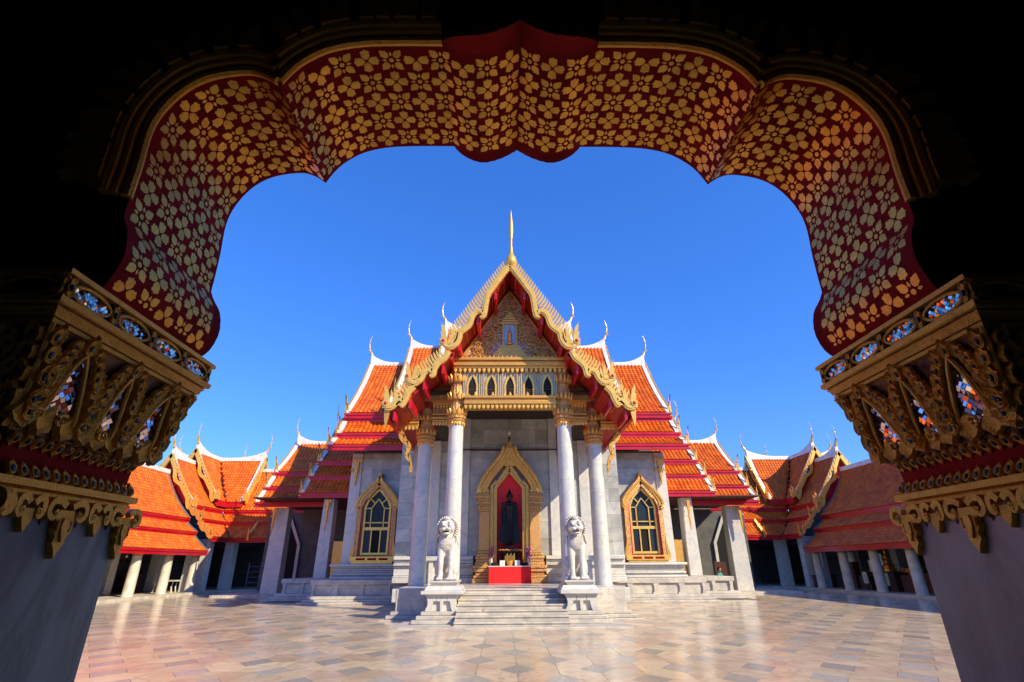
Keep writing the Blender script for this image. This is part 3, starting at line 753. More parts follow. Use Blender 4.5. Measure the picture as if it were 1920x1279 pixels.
for s_ in (-1, 1):
    for row, (off, m_) in enumerate(((.17, PET_UP), (.0, PET_UP), (-.14, PET_UP))):
        for i in range(1, len(arch)-5, 1):
            p = arch[i]; q = arch[i+1]; ang = atan2(q.y-p.y, q.x-p.x)
            n_ = Vector((-(q.y-p.y), q.x-p.x)).normalized()
            o = inst('arch_flame', m_, door, (s_*(p.x-.14*(1-i/len(arch))-n_.x*off), 24.46, p.y-n_.y*off-.1), (.12, s_*(.30), 0), 1.12)
    mb = MB()
    for k in range(3):
        mb.prism(flame_poly(.16, .42-.08*k, -.25), XZ(24.4+.01*k, s_, s_*(1.46-.17*k), 4.66+.05*k), 0, .1)
    mb.tube([(s_*(1.30+.1*cos(t*.7)*(1-t/12)), 24.4, 4.78+.1*sin(t*.7)*(1-t/12)) for t in range(10)], .035, 6)
    mb.obj('naga_head', 'goldpale', door)

# --- windows
def window(cx, sx):
    X = lambda d: XZ(d, 1, cx)
    mb = MB(); mb.prism([(-.62, 2.2), (.62, 2.2), (.62, 4.35), (.45, 4.75), (0, 5.22), (-.45, 4.75), (-.62, 4.35)], X(27.93), 0, .03)
    w = mb.obj('window', 'glass', P_)
    mb = MB()
    for s_ in (-1, 1):
        ribbon(mb, [(s_*.65, 2.1), (s_*.65, 4.4), (s_*.48, 4.8), (0, 5.3)], .11, X(27.80), 0, .16)
        ribbon(mb, [(s_*.33, 3.42), (s_*.33, 4.35), (0, 4.82)], .05, X(27.85), 0, .08)
        mb.prism([(s_*.33, 4.32), (s_*.62, 4.32), (s_*.62, 4.37), (s_*.33, 4.37)], X(27.85), 0, .07)
        mb.prism([(s_*.2, 4.58), (s_*.46, 4.83), (s_*.43, 4.87), (s_*.17, 4.62)], X(27.855), 0, .06)
        mb.box(cx+s_*.23-.03, cx+s_*.23+.03, 27.84, 27.93, 2.2, 3.3)
    mb.box(cx-.62, cx+.62, 27.83, 27.93, 3.28, 3.42); mb.box(cx-.62, cx+.62, 27.85, 27.925, 3.62, 3.67)
    mb.box(cx-.62, cx+.62, 27.83, 27.93, 2.12, 2.22)
    mb.obj('window_mullion', 'goldpale', w)
    mb = MB(); mb.box(cx-.19, cx+.19, 27.90, 27.925, 2.23, 3.27); mb.obj('open_shutter_gap', 'dark', w)
    for s_ in (-1, 1):
        mb = MB(); mb.box(cx+s_*.27, cx+s_*.58, 27.89, 27.925, 2.24, 3.27); mb.obj('shutter', 'glass', w)
    # red reveal and gilt frame
    mb = MB()
    for s_ in (-1, 1): ribbon(mb, [(s_*.74, 2.0), (s_*.74, 4.42), (s_*.55, 4.9), (0, 5.42)], .10, X(27.74), 0, .25)
    mb.obj('window_reveal', 'red', w)
    mb = MB()
    for s_ in (-1, 1):
        ribbon(mb, [(s_*.90, 2.0), (s_*.88, 4.35), (s_*.68, 4.85), (s_*.60, 4.83), (0, 5.6)], .22, X(27.62), 0, .38)
    mb.obj('window_frame', 'goldpat', w)
    ap = smooth_path([(1.02, 4.4, 0), (.98, 4.7, 0), (.72, 5.08, 0), (.40, 5.42, 0), (.15, 5.66, 0), (.05, 5.85, 0), (0, 6.1, 0)], 4)
    for s_ in (-1, 1):
        mb = MB(); ribbon(mb, [(s_*(p.x-.05), p.y) for p in ap], [.30*(1-.8*i/len(ap)) for i in range(len(ap))], X(27.58), 0, .4)
        mb.obj('window_crest', 'gold', w); mb = MB(); mb.prism([(s_*1.0, 2.0), (s_*1.16, 2.0), (s_*1.1, 2.3), (s_*1.02, 2.6), (s_*.98, 2.9), (s_*.95, 2.4)], X(27.6), 0, .3)
        mb.obj('jamb_scroll', 'gold', w); mb = MB(); mb.prism(flame_poly(.2, .42, .1), XZ(27.56, s_, cx+s_*1.0, 4.3), 0, .3)
        mb.tube([(cx+s_*(.98+.1*cos(t*.8)*(1-t/12)), 27.56, 4.32+.1*sin(t*.8)*(1-t/12)) for t in range(10)], .04, 6)
        mb.obj('naga_head', 'gold', w)
    for s_ in (-1, 1):
        for i in range(2, len(ap)-5, 1):
            inst('crest_flame', PET_UP, w, (cx+s_*(ap[i].x-.02), 27.57, ap[i].y-.08), (0, s_*.3, 0), .85)
    mb = MB(); mb.box(cx-1.1, cx+1.1, 27.5, 27.98, 1.82, 2.04); mb.box(cx-1.0, cx+1.0, 27.56, 27.98, 1.72, 1.82)
    mb.obj('sill', 'goldpale', w)
    mb = MB()
    for k in range(3):
        mb.box(cx-.78+.56*k, cx-.34+.56*k, 27.485, 27.5, 1.87, 1.97)
    mb.obj('sill_inlay', 'maroon', w)
window(6.93, 1); window(-6.78, -1)

# --- transept roofs (ridge along x) : three steps, then the two lower wings on each side
def stepped_roof(parent, F, fs, base, a_in, a_out, ridge, slopes, flare=.45, out=1, cho=1.0, cw=.24, name='roof', inner_open=False, fascia_over=.12):
    """slopes: list of profiles (o,z) from ridge to eave, one per step. a_out = ridge end; out = +1/-1"""
    mb = MB()
    def Aend(t, k): return a_out + out*(flare*t + .16*k)
    d = MB()
    root = None
    for k, pr in enumerate(slopes):
        e0 = (lambda t, k=k: Aend((t if k == 0 else 1), k))
        lo, hi = ((lambda t: a_in), e0) if out > 0 else (e0, (lambda t: a_in))
        m_ = MB(); deck(m_, F, pr, lo, hi, .10)
        if k == 0: root = m_.obj(name, 'red', parent); 
        else: m_.obj('roof_deck', 'red', root)
        tiles(root, F, pr, (lambda t: a_in) if out > 0 else (lambda t, e=e0: e(t)+.22), (lambda t, e=e0: e(t)-.22) if out > 0 else (lambda t: a_in), cw)
        # white verge
        v = MB(); n = 8
        pts = []
        for i in range(n+1):
            t = i/n; o, z, nn, _ = prof_at(pr, t); aa = e0(t)
            pts.append((aa, o, z))
        for i in range(n):
            (a1_, o1, z1), (a2_, o2, z2) = pts[i], pts[i+1]
            w = .24
            V = []
            for (a_, o_, z_) in ((a1_, o1, z1), (a2_, o2, z2)):
                V += [F(a_, o_, z_+.13), F(a_-out*w, o_, z_+.13), F(a_-out*w, o_, z_-.02), F(a_, o_, z_-.02)]
            v.add(V, [(0, 1, 5, 4), (1, 2, 6, 5), (2, 3, 7, 6), (3, 0, 4, 7), (0, 3, 2, 1), (4, 5, 6, 7)])
        v.obj('verge', 'white', root)
        v = MB()
        for i in range(n):
            (a1_, o1, z1), (a2_, o2, z2) = pts[i], pts[i+1]; V = []
            for (a_, o_, z_) in ((a1_, o1, z1), (a2_, o2, z2)):
                V += [F(a_+out*.10, o_, z_+.17), F(a_+out*.002, o_, z_+.17), F(a_+out*.002, o_, z_-.22), F(a_+out*.10, o_, z_-.22)]
            v.add(V, [(0, 1, 5, 4), (1, 2, 6, 5), (2, 3, 7, 6), (3, 0, 4, 7), (0, 3, 2, 1), (4, 5, 6, 7)])
        v.obj('barge_board', 'gold', root)
        o, z = pr[-1]; aend = e0(1)
        x0, x1 = sorted((a_in, aend+out*.10))
        m_ = MB(); sweep_a(m_, F, x0, x1, o-.12, o-.02, z-.32, z-.03); sweep_a(m_, F, x0, x1, o-.16, o+.03, z-.14, z-.04)
        if k < len(slopes)-1: sweep_a(m_, F, x0, x1-0 if out < 0 else x1, o-.34, o-.125, z-.75, z-.06)
        m_.obj('fascia', 'red', root)
        flames_pair(root, F, aend+out*.02, o-.05, z+.02, out, .95 if k else 1.1, 'gold')
    # ridge with the curved-up end
    m_ = MB(); R = ridge; n = 12; span = min(1.7, abs(a_out-a_in)*.6)
    prev = None; P0 = []
    for i in range(n+1):
        t = i/n; a = a_in+(a_out-a_in)*0 if False else None
    al = [a_in, a_out-out*span] + [a_out-out*span*(1-t) for t in [j/8 for j in range(1, 9)]]
    for a in al:
        u_ = max(0, 1-abs(a_out-a)/span); P0.append((a, R+.02+.62*u_**2.4*cho, .16+.05*u_))
    for (a, z, h), (a2, z2, h2) in zip(P0, P0[1:]):
        V = []
        for (q, zz, uu) in ((a, z, h), (a2, z2, h2)):
            V += [F(q, .13, R-.16), F(q, .09, zz+.12), F(q, -.09, zz+.12), F(q, -.13, R-.16)]
        m_.add(V, [(0, 1, 5, 4), (1, 2, 6, 5), (2, 3, 7, 6), (3, 0, 4, 7), (0, 3, 2, 1), (4, 5, 6, 7)])
    m_.obj('ridge_cap', 'white', root)
    chofa(root, F, a_out-out*.02, P0[-1][1]+.05, out, cho)
    return root
def back_slope(root, F2, prof, a0, a1):
    m_ = MB(); deck(m_, F2, prof, a0, a1, .10); m_.obj('rear_roof_slope', 'tile_edge', root)

FH = frame_x(32, -1); FHb = frame_x(32, 1)
s1 = sag((0, 13.9), (4.25, 9.42), .16); s2 = sag((3.95, 9.05), (4.85, 8.16), .03); s3 = sag((4.55, 7.95), (5.5, 7.40), .02)
for out in (-1, 1):
    r_ = stepped_roof(P_, FH, None, None, out*5.2, out*9.15, 13.9, [s1, s2, s3], flare=-.12, out=out, cho=.95, name='transept_roof')
    back_slope(r_, FHb, s1, min(out*5, out*9), max(out*5, out*9))
    s1b = sag((0, 15.15), (3.9, 10.7), .16); s2b = sag((3.75, 10.6), (4.9, 9.6), .02)
    r_ = stepped_roof(P_, FH, None, None, out*3.0, out*6.6, 15.1, [s1b, s2b], flare=-.1, out=out, cho=.95, name='transept_roof')
    back_slope(r_, FHb, s1b, min(out*3, out*6.6), max(out*3, out*6.6))
    s1c = sag((0, 16.5), (3.7, 12.2), .16)
    r_ = stepped_roof(P_, FH, None, None, 0, out*4.35, 16.5, [s1c], flare=-.1, out=out, cho=.95, name='transept_roof')
    back_slope(r_, FHb, s1c, min(0, out*4.3), max(0, out*4.3))
    # wing A
    FA = frame_x(34.3, -1); w1 = sag((0, 10.25), (2.5, 7.55), .1); w2 = sag((2.35, 7.25), (3.15, 6.55), .02); w3 = sag((3.0, 6.35), (3.75, 5.52), .02)
    r_ = stepped_roof(P_, FA, None, None, out*8.4, out*11.5, 10.2, [w1, w2, w3], flare=.12, out=out, cho=.85, name='wing_roof')
    back_slope(r_, frame_x(34.3, 1), w1, min(out*8, out*11.5), max(out*8, out*11.5))
    # wing B
    FBw = frame_x(37, -1); v1 = sag((0, 9.75), (2.55, 7.32), .1); v2 = sag((2.4, 7.08), (3.2, 6.28), .02); v3 = sag((3.05, 6.08), (3.85, 5.30), .02)
    r_ = stepped_roof(P_, FBw, None, None, out*11.0, out*15.2, 9.75, [v1, v2, v3], flare=.1, out=out, cho=.85, name='wing_roof')
    back_slope(r_, frame_x(37, 1), v1, min(out*11, out*15.2), max(out*11, out*15.2))
    # wing pillars and shaded walls behind
    for (xa, xb, y, z0, z1) in ((10.05, 10.75, 31.0, 1.02, 5.2), (13.75, 14.75, 33.9, .12, 5.0)):
        mb = MB(); x0, x1 = sorted((out*xa, out*xb)); mb.taper((x0, x1, y, y+.8, z0), (x0+.05, x1-.05, y+.05, y+.75, z1)); bevel(mb.obj('wing_pillar', 'marble', P_), .02)
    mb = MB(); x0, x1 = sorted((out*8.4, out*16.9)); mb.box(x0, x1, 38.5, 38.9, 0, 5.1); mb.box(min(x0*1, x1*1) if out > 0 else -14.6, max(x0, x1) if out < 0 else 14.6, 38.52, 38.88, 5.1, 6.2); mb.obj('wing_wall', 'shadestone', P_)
    mb = MB(); mb.prism([(-.8, 0), (.8, 0), (.8, 3.0), (0, 4.6), (-.8, 3.0)], XZ(38.42, 1, out*15.4), 0, .07); mb.obj('doorway', 'dark', P_)
    mb = MB()
    for s_ in (-1, 1): ribbon(mb, [(s_*.9, 0), (s_*.9, 3.0), (0, 4.85)], .2, XZ(38.3, 1, out*15.4), 0, .12)
    mb.obj('doorway_frame', 'marble', P_)
    mb = MB(); x0, x1 = sorted((out*8.45, out*9.9)); mb.box(x0, x1, 31.2, 31.3, 1.02, 2.9); mb.obj('gilded_door_leaf', 'gold', P_)
    mb = MB(); x0, x1 = sorted((out*12.0, out*17.2)); mb.box(x0, x1, 33.0, 38.5, -.01, .12); mb.obj('wing_floor', 'marble_step', P_)
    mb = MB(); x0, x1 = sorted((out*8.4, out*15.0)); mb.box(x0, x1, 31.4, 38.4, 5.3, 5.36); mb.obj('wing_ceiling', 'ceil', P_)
# arch ribs beside wing B (pale stone arch inside)
# ------------------------------------------------------------------ GALLERIES (left and right), L-shaped at the far corner
T1m = [(0, 7.85), (2.35, 4.66)]; XR = 24.25
def gal_profiles(dz, top):
    a = [sag((0, top), (2.35, 4.68+dz), .16)]
    b = sag((2.2, 4.43+dz), (3.05, 3.78+dz), .02); c = sag((2.95, 3.55+dz), (4.05, 2.60+dz), .03)
    return a[0], b, c
def gallery(sx, label):
    G = thing('gallery', label, 'cloister', (sx*20.5, 30, 0), 'roofed galleries at the two sides of the courtyard')
    FR = frame_y(sx*XR, -sx); FO = frame_y(sx*XR, sx); FBk = frame_x(44.0, -1); FBo = frame_x(44.0, 1)
    cw = .235
    def seg(F, p3, a0, a1, valley=None, nm='gallery_roof', slope_only=False, Fopp=None):
        root = None
        for k, pr in enumerate(p3):
            lo = a0 if callable(a0) else (lambda t: a0)
            hi = a1 if callable(a1) else (lambda t: a1)
            if callable(a1) or callable(a0):
                n_ = len(p3)
                o0, o1 = pr[0][0], pr[-1][0]
                if callable(a1): hi = (lambda t, o0=o0, o1=o1: a1(o0+(o1-o0)*t))
                if callable(a0): lo = (lambda t, o0=o0, o1=o1: a0(o0+(o1-o0)*t))
            m_ = MB(); deck(m_, F, pr, lo, hi, .08)
            if root is None: root = m_.obj(nm, 'red', G)
            else: m_.obj('roof_deck', 'red', root)
            tiles(root, F, pr, lo, hi, cw, .25, .05)
            o, z = pr[-1]; m_ = MB(); L_, H_ = sorted((lo(1), hi(1)))
            sweep_a(m_, F, L_, H_, o-.14, o-.03, z-.30, z-.03); sweep_a(m_, F, L_, H_, o-.17, o+.02, z-.13, z-.035)
            m_.obj('fascia', 'red', root)
        return root
    # near segment
    p = gal_profiles(0, 7.85); r1 = seg(FR, p, -3.0, 37.5)
    m_ = MB(); deck(m_, FO, p[0], -3, 37.5, .08); m_.obj('rear_roof_slope', 'tile_edge', r1)
    m_ = MB(); sweep_a(m_, FR, -3, 37.55, -.15, .15, 7.72, 8.0); m_.obj('ridge_cap', 'white', r1)
    # the three lower-edge leads where the raised roof begins
    # raised corner roof, level two
    p2 = gal_profiles(.92, 8.98)
    val_r = lambda o: 44-o; 
    r2 = seg(FR, p2, 37.6, val_r)
    lim = (lambda o: 16.0) ; 
    if sx > 0: r3 = seg(FBk, p2, 15.2, (lambda o: XR-o))
    else: r3 = seg(FBk, p2, (lambda o: -XR+o), -15.2)
    m_ = MB(); sweep_a(m_, FR, 37.5, 40.4, -.15, .15, 8.86, 9.12); m_.obj('ridge_cap', 'white', r2)
    m_ = MB(); x0, x1 = sorted((sx*15.0, sx*20.6)); sweep_a(m_, FBk, x0, x1, -.15, .15, 8.86, 9.12); m_.obj('ridge_cap', 'white', r3)
    m_ = MB(); deck(m_, FO, p2[0], 37.6, 48, .08); m_.obj('rear_roof_slope', 'tile_edge', r2)
    # level three
    p3 = [sag((0, 9.88), (2.4, 6.22), .16)]
    r4 = seg(FR, p3, 40.35, val_r, nm='corner_roof')
    if sx > 0: r5 = seg(FBk, p3, 20.55, (lambda o: XR-o), nm='corner_roof')
    else: r5 = seg(FBk, p3, (lambda o: -XR+o), -20.55, nm='corner_roof')
    m_ = MB(); deck(m_, FO, p3[0], 40.4, 47.5, .08); deck(m_, FBo, p3[0], min(sx*20.6, sx*27.6), max(sx*20.6, sx*27.6), .08); m_.obj('rear_roof_slope', 'tile_edge', r4)
    # curved white ridges of level three, with finials at the gable ends
    def ridge_up(F, a_end, a_far, out, z, root, cho=1.05):
        m_ = MB(); span = 2.6; al = [a_far] + [a_end-out*span*(1-j/9) for j in range(10)]
        P0 = []
        for a in al:
            u_ = max(0, 1-abs(a_end-a)/span); P0.append((a, z+.55*u_**2.3))
        for (a, zz), (a2, z2) in zip(P0, P0[1:]):
            V = []
            for (q, w) in ((a, zz), (a2, z2)): V += [F(q, .15, z-.12), F(q, .10, w+.17), F(q, -.10, w+.17), F(q, -.15, z-.12)]
            m_.add(V, [(0, 1, 5, 4), (1, 2, 6, 5), (2, 3, 7, 6), (3, 0, 4, 7), (0, 3, 2, 1), (4, 5, 6, 7)])
        m_.obj('ridge_cap', 'white', root); chofa(root, F, a_end, P0[-1][1]+.08, out, cho)
    ridge_up(FR, 40.3, 44.0, -1, 9.9, r4); ridge_up(FBk, sx*20.5, sx*XR, -sx, 9.9, r5)
    ridge_up(FR, 47.6, 44.0, 1, 9.9, r4); ridge_up(FBk, sx*27.8, sx*XR, sx, 9.9, r5)
    ridge_up(FR, 37.5, 40.3, -1, 8.98, r2)
    # gilded gable edges (seen obliquely): undulating board + fins + naga head
    def gable(F, a, p_top, p_bot, out, root, both=True):
        for side in ((1, -1) if both else (1,)):
            mb = MB(); ox = .0
            cl = []; n = 22; L = hypot(p_bot[0]-p_top[0], p_bot[1]-p_top[1]); dx, dz = (p_bot[0]-p_top[0])/L, (p_bot[1]-p_top[1])/L
            nx, nz = dz, -dx                                # towards inside/below
            for i in range(n+1):
                t = i/n; off = .10 + (0 if t < .3 else .22*max(0, sin((t-.3)/.7*pi*2.6))) - .12*sin(pi*t)*(-1)
                cl.append((p_top[0]+dx*L*t+nx*off, p_top[1]+dz*L*t+nz*off))
            fn = (lambda q, w, d, s_=side: F(a+out*d, s_*q, w))
            ribbon(mb, cl, .22, fn, .02, .14)
            bb = mb.obj('barge_board', 'goldpale', root)
            fm = MB(); 
            for k in range(13):
                t = (k+.7)/14; q = (p_top[0]+dx*L*t, p_top[1]+dz*L*t)
                poly = [(-.07, -.12), (.07, -.12), (.05, .10), (-.06, .30), (-.05, .1)]
                fm.prism([(q[0]+u_-.02, q[1]+w_-.04) for u_, w_ in poly], fn, .03, .12)
            fm.obj('barge_fins', 'goldpale', bb)
            fm = MB()
            for k, (dx_, h_) in enumerate(((0, .85), (.17, .62), (-.18, .5))):
                fm.prism([(p_bot[0]-.05+dx_+u_, p_bot[1]+w_) for u_, w_ in flame_poly(.2, h_, .3)], fn, .02, .14)
            fm.obj('naga_finial', 'goldpale', bb)
            # white verge and lead flashing on the roof behind the board
            vm = MB(); sg = sag(p_top, p_bot, .16, 8)
            for (o1, z1), (o2, z2) in zip(sg, sg[1:]):
                V = []
                for o_, z_ in ((o1, z1), (o2, z2)):
                    V += [F(a+out*.02, side*o_, z_+.15), F(a-out*.26, side*o_, z_+.15), F(a-out*.26, side*o_, z_-.05), F(a+out*.02, side*o_, z_-.05)]
                vm.add(V, [(0, 1, 5, 4), (1, 2, 6, 5), (2, 3, 7, 6), (3, 0, 4, 7), (0, 3, 2, 1), (4, 5, 6, 7)])
            vm.obj('verge', 'white', bb)
        # gable infill panel
        mb = MB(); mb.prism([(-p_bot[0]*.85, p_bot[1]+.2), (p_bot[0]*.85, p_bot[1]+.2), (0, p_top[1]-.35)], lambda q, w, d: F(a-out*(.3+d), q, w), 0, .1)
        mb.obj('gable_panel', 'red', root)
    gable(FR, 40.3, (0, 10.1), (2.42, 6.3), -1, r4); gable(FBk, sx*20.5, (0, 10.1), (2.42, 6.3), -sx, r5)
    gable(FR, 37.5, (0, 9.15), (2.42, 5.5), -1, r2)
    # stepped ends of lower tiers at the level change
    for o0, z0, o1, z1 in ((2.2, 5.32, 3.15, 4.62), (3.0, 4.42, 4.15, 3.45)):
        for F_, a_, ou, rt in ((FR, 37.5, -1, r2), (FBk, sx*18.9, -sx, r3)):
            if F_ is FBk and o0 < 3: continue
            mb = MB(); fn = (lambda q, w, d, F_=F_, a_=a_, ou=ou: F_(a_+ou*d, q, w))
            n = 10; cl = [(o0+(o1-o0)*i/n, z0+(z1-z0)*i/n + .08*sin(i*1.3)) for i in range(n+1)]
            ribbon(mb, cl, .24, fn, .0, .16)
            for k in range(5):
                t = (k+.5)/5; mb.prism([(o0+(o1-o0)*t+u_, z0+(z1-z0)*t+w_) for u_, w_ in ((-.07, 0), (.07, 0), (.05, .2), (-.05, .42))], fn, .02, .14)
            for dx_, h_ in ((0, .75), (.16, .5)):
                mb.prism([(o1-.05-dx_+u_, z1+w_) for u_, w_ in flame_poly(.2, h_, .3)], fn, .02, .14)
            mb.obj('naga_finial', 'gold', rt)
    # lead flashing strips where tiers meet the raised roof, white fillet under the corner box
    mb = MB()
    for pr in p:
        for (o1, z1), (o2, z2) in zip(pr, pr[1:]):
            V = []
            for o_, z_ in ((o1, z1), (o2, z2)): V += [FR(37.44, o_, z_+.12), FR(37.2, o_, z_+.12), FR(37.2, o_, z_), FR(37.44, o_, z_)]
            mb.add(V, [(0, 1, 5, 4), (1, 2, 6, 5), (2, 3, 7, 6), (3, 0, 4, 7), (0, 3, 2, 1), (4, 5, 6, 7)])
    mb.obj('flashing', 'lead', r1)
    mb = MB(); mb.box(sx*21.75, sx*21.9, 40.4, 41.6, 5.82, 6.2); mb.box(sx*20.6, sx*21.9, 41.6, 41.75, 5.82, 6.2); mb.obj('corner_fascia', 'red', r4)
    mb = MB()
    for o in [i*.3 for i in range(14)]:
        pass
    vp = []
    for pr in p2:
        q = [(sx*(XR-o), 44-o, z+.07) for o, z in pr]; mb.tube(q, .035, 5)
    mb.tube([(sx*(XR-o), 44-o, z+.07) for o, z in p3[0]], .035, 5)
    mb.obj('valley_gutter', 'dark', r2)
    # floor, kerb, walls, ceiling
    mb = MB(); mb.box(sx*20.05, sx*26, -3, 48, -.01, .13); mb.box(sx*14.8, sx*20.05, 39.6, 48, -.01, .13); bevel(mb.obj('gallery_floor', 'gallery_stone', G), .01)
    mb = MB(); mb.box(sx*19.98, sx*20.35, -3, 39.9, -.005, .15); mb.box(sx*14.6, sx*20.36, 39.5, 39.9, -.006, .151); bevel(mb.obj('kerb', 'marble_step', G), .015)
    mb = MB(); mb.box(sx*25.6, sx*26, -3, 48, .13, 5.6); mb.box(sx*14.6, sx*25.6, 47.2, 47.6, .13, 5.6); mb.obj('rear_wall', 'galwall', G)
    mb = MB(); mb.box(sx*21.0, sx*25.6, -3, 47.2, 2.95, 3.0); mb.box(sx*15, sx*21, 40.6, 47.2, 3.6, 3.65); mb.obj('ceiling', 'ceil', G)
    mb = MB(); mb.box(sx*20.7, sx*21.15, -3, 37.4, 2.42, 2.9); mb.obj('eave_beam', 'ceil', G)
    mb = MB()
    for k in range(60): mb.box(sx*25.5, sx*25.6, 10+k*.6, 10.22+k*.6, 1.95, 2.03)
    mb.obj('wall_vents', 'dark', G, kind='stuff')
    # columns
    yk = 31.45-2.95*9
    cm = MB(); cm.lathe([(.30, 0), (.30, .05), (.275, .08), (.265, 1.2), (.235, 2.08)], 20); cme = cm.mesh('gallery_column', 'gallery_stone')
    km = MB(); km.lathe([(.235, 2.08), (.26, 2.10), (.25, 2.14), (.30, 2.18), (.29, 2.24), (.34, 2.32), (.35, 2.42)], 20, rf=lambda th, j: 1+.05*cos(10*th)*(j > 2)); kme = km.mesh('column_capital', 'goldpat')
    for k in range(12):
        c_ = inst('gallery_column', cme, G, (sx*20.85, 31.45+2.95*(k-9), .13)); inst('column_capital', kme, c_, (sx*20.85, 31.45+2.95*(k-9), .13))
    for (x, y, wx, wy, h) in ((20.7, 38.6, .9, .55, 3.4), (21.3, 37.55, .35, .5, 3.2), (20.2, 41.0, .7, .7, 3.6), (16.6, 41.0, .7, .7, 3.6), (23.6, 33.5, .6, .6, 3), (23.6, 29, .6, .6, 3), (23.6, 38, .6, .6, 3)):
        mb = MB(); mb.taper((min(sx*x, sx*(x+wx)), max(sx*x, sx*(x+wx)), y, y+wy, .13), (min(sx*(x+.04), sx*(x+wx)), max(sx*(x+.04), sx*(x+wx)), y, y+wy, h)); bevel(mb.obj('corner_pillar', 'marble', G), .02)
    return G
galL = gallery(-1, 'left gallery with sunlit orange tiled roofs, red fascias and round white columns')
galR = gallery(1, 'right gallery with shaded brownish tiled roofs casting its shadow on the courtyard')
#MORE
# ------------------------------------------------------------------ sculpted figures (one continuous skin each)
def blob_mesh(name, balls, chains, m, voxel=.02, smooth=6, prisms=()):
    mb = MB()
    for c, r in balls: mb.ball(c, r, 14, 10)
    for pts in chains:
        for (p, r), (q, s_) in zip(pts, pts[1:]):
            p, q = Vector(p), Vector(q); L = (q-p).length; r0 = r if isinstance(r, (int, float)) else min(r); n = max(2, int(L/(.35*max(.02, r0))))
            for k in range(n+1):
                t = k/n
                rr = tuple(a+(b-a)*t for a, b in zip(r if not isinstance(r, (int, float)) else (r,)*3, s_ if not isinstance(s_, (int, float)) else (s_,)*3))
                mb.ball(p.lerp(q, t), rr, 12, 8)
    for poly, fn, d0, d1 in prisms: mb.prism(poly, fn, d0, d1)
    me = mb.mesh(name, m); o = bpy.data.objects.new('tmp', me); COL.objects.link(o)
    a = o.modifiers.new('r', 'REMESH'); a.mode = 'VOXEL'; a.voxel_size = voxel
    b = o.modifiers.new('s', 'SMOOTH'); b.iterations = smooth; b.factor = .5
    dg = bpy.context.evaluated_depsgraph_get(); ev = o.evaluated_get(dg)
    out = bpy.data.meshes.new_from_object(ev); out.name = name
    bpy.data.objects.remove(o)
    out.materials.clear(); out.materials.append(M[m]); out.polygons.foreach_set('use_smooth', [True]*len(out.polygons))
    return out

# --- guardian lion (faces -y, sits on z=0, about 1.95 tall)
lb = []; lc = []
for s_ in (-1, 1):
    lb += [((s_*.235, .28, .36), (.17, .36, .36)), ((s_*.28, -.02, .075), (.10, .20, .08)), ((s_*.16, -.36, .07), (.115, .16, .075))]
    lc += [[((s_*.16, -.14, 1.02), .15), ((s_*.165, -.22, .62), .105), ((s_*.16, -.25, .3), .088), ((s_*.16, -.27, .1), .095)]]
    for k in range(4): lb.append(((s_*.16-.075+.05*k, -.50, .055), (.027, .05, .045))); lb.append(((s_*.28-.07+.047*k, -.21, .05), (.025, .04, .04)))
    lb += [((s_*.12, -.38, 1.72), (.085, .07, .05)), ((s_*.085, -.50, 1.51), (.085, .09, .06)), ((s_*.235, -.06, 1.78), (.06, .05, .09)), ((s_*.17, -.30, 1.56), (.09, .10, .12)),
           ((s_*.11, -.44, 1.645), (.048, .04, .042))]
lc += [[((0, .32, .42), (.27, .30, .36)), ((0, .12, .75), (.27, .27, .3)), ((0, -.06, 1.08), (.30, .25, .3)), ((0, -.05, 1.35), (.27, .24, .2))]]
lb += [((0, -.18, 1.10), (.24, .19, .26)), ((0, -.06, 1.55), (.30, .26, .33)), ((0, -.16, 1.62), (.24, .27, .24)), ((0, -.52, 1.575), (.055, .05, .045)), ((0, -.42, 1.385), (.135, .12, .05)), ((0, -.36, 1.42), (.14, .1, .06)), ((0, -.3, 1.84), (.12, .1, .06))]
lc += [[((0, .5, .3), .09), ((.02, .66, .55), .08), ((-.02, .62, .85), .10), ((0, .5, 1.05), .05)]]
LION = blob_mesh('lion_body', lb, lc, 'lion', .017, 5)
cb = MB(); rl = random.Random(5)                            # curls of the mane, chest scales
for ring in range(9):
    n = 24; yy = -.24+ring*.05
    for k in range(n):
        th = -0.9 + (pi+1.8)*k/(n-1); R = .34 + .02*sin(ring)
        cb.ball((R*cos(th)*.95+.0, yy+(.012 if k % 2 else 0), 1.56+R*1.0*sin(th)), .030, 6, 5)
for side in (-1, 1):
    for a in range(5):
        for b in range(4): cb.ball((side*(.30+.015*a), -.14+.07*b, 1.32-.055*a), .034, 6, 5)
CURL = cb.mesh('mane', 'lion')
sc_ = MB()
for r_ in range(11):
    for k in range(-4, 5):
        x = k*.05+(.025 if r_ % 2 else 0); z = .92+.04*r_; 
        y = -.18-.19*sqrt(max(0.02, 1-(x/.25)**2-((z-1.10)/.28)**2)) + .005
        sc_.ball((x, y, z), (.027, .012, .02), 6, 4)
SCALE = sc_.mesh('chest_scales', 'lion')
mt = MB(); mt.ball((0, -.455, 1.43), (.115, .085, .016), 12, 6); MOUTH = mt.mesh('mouth', 'dark')
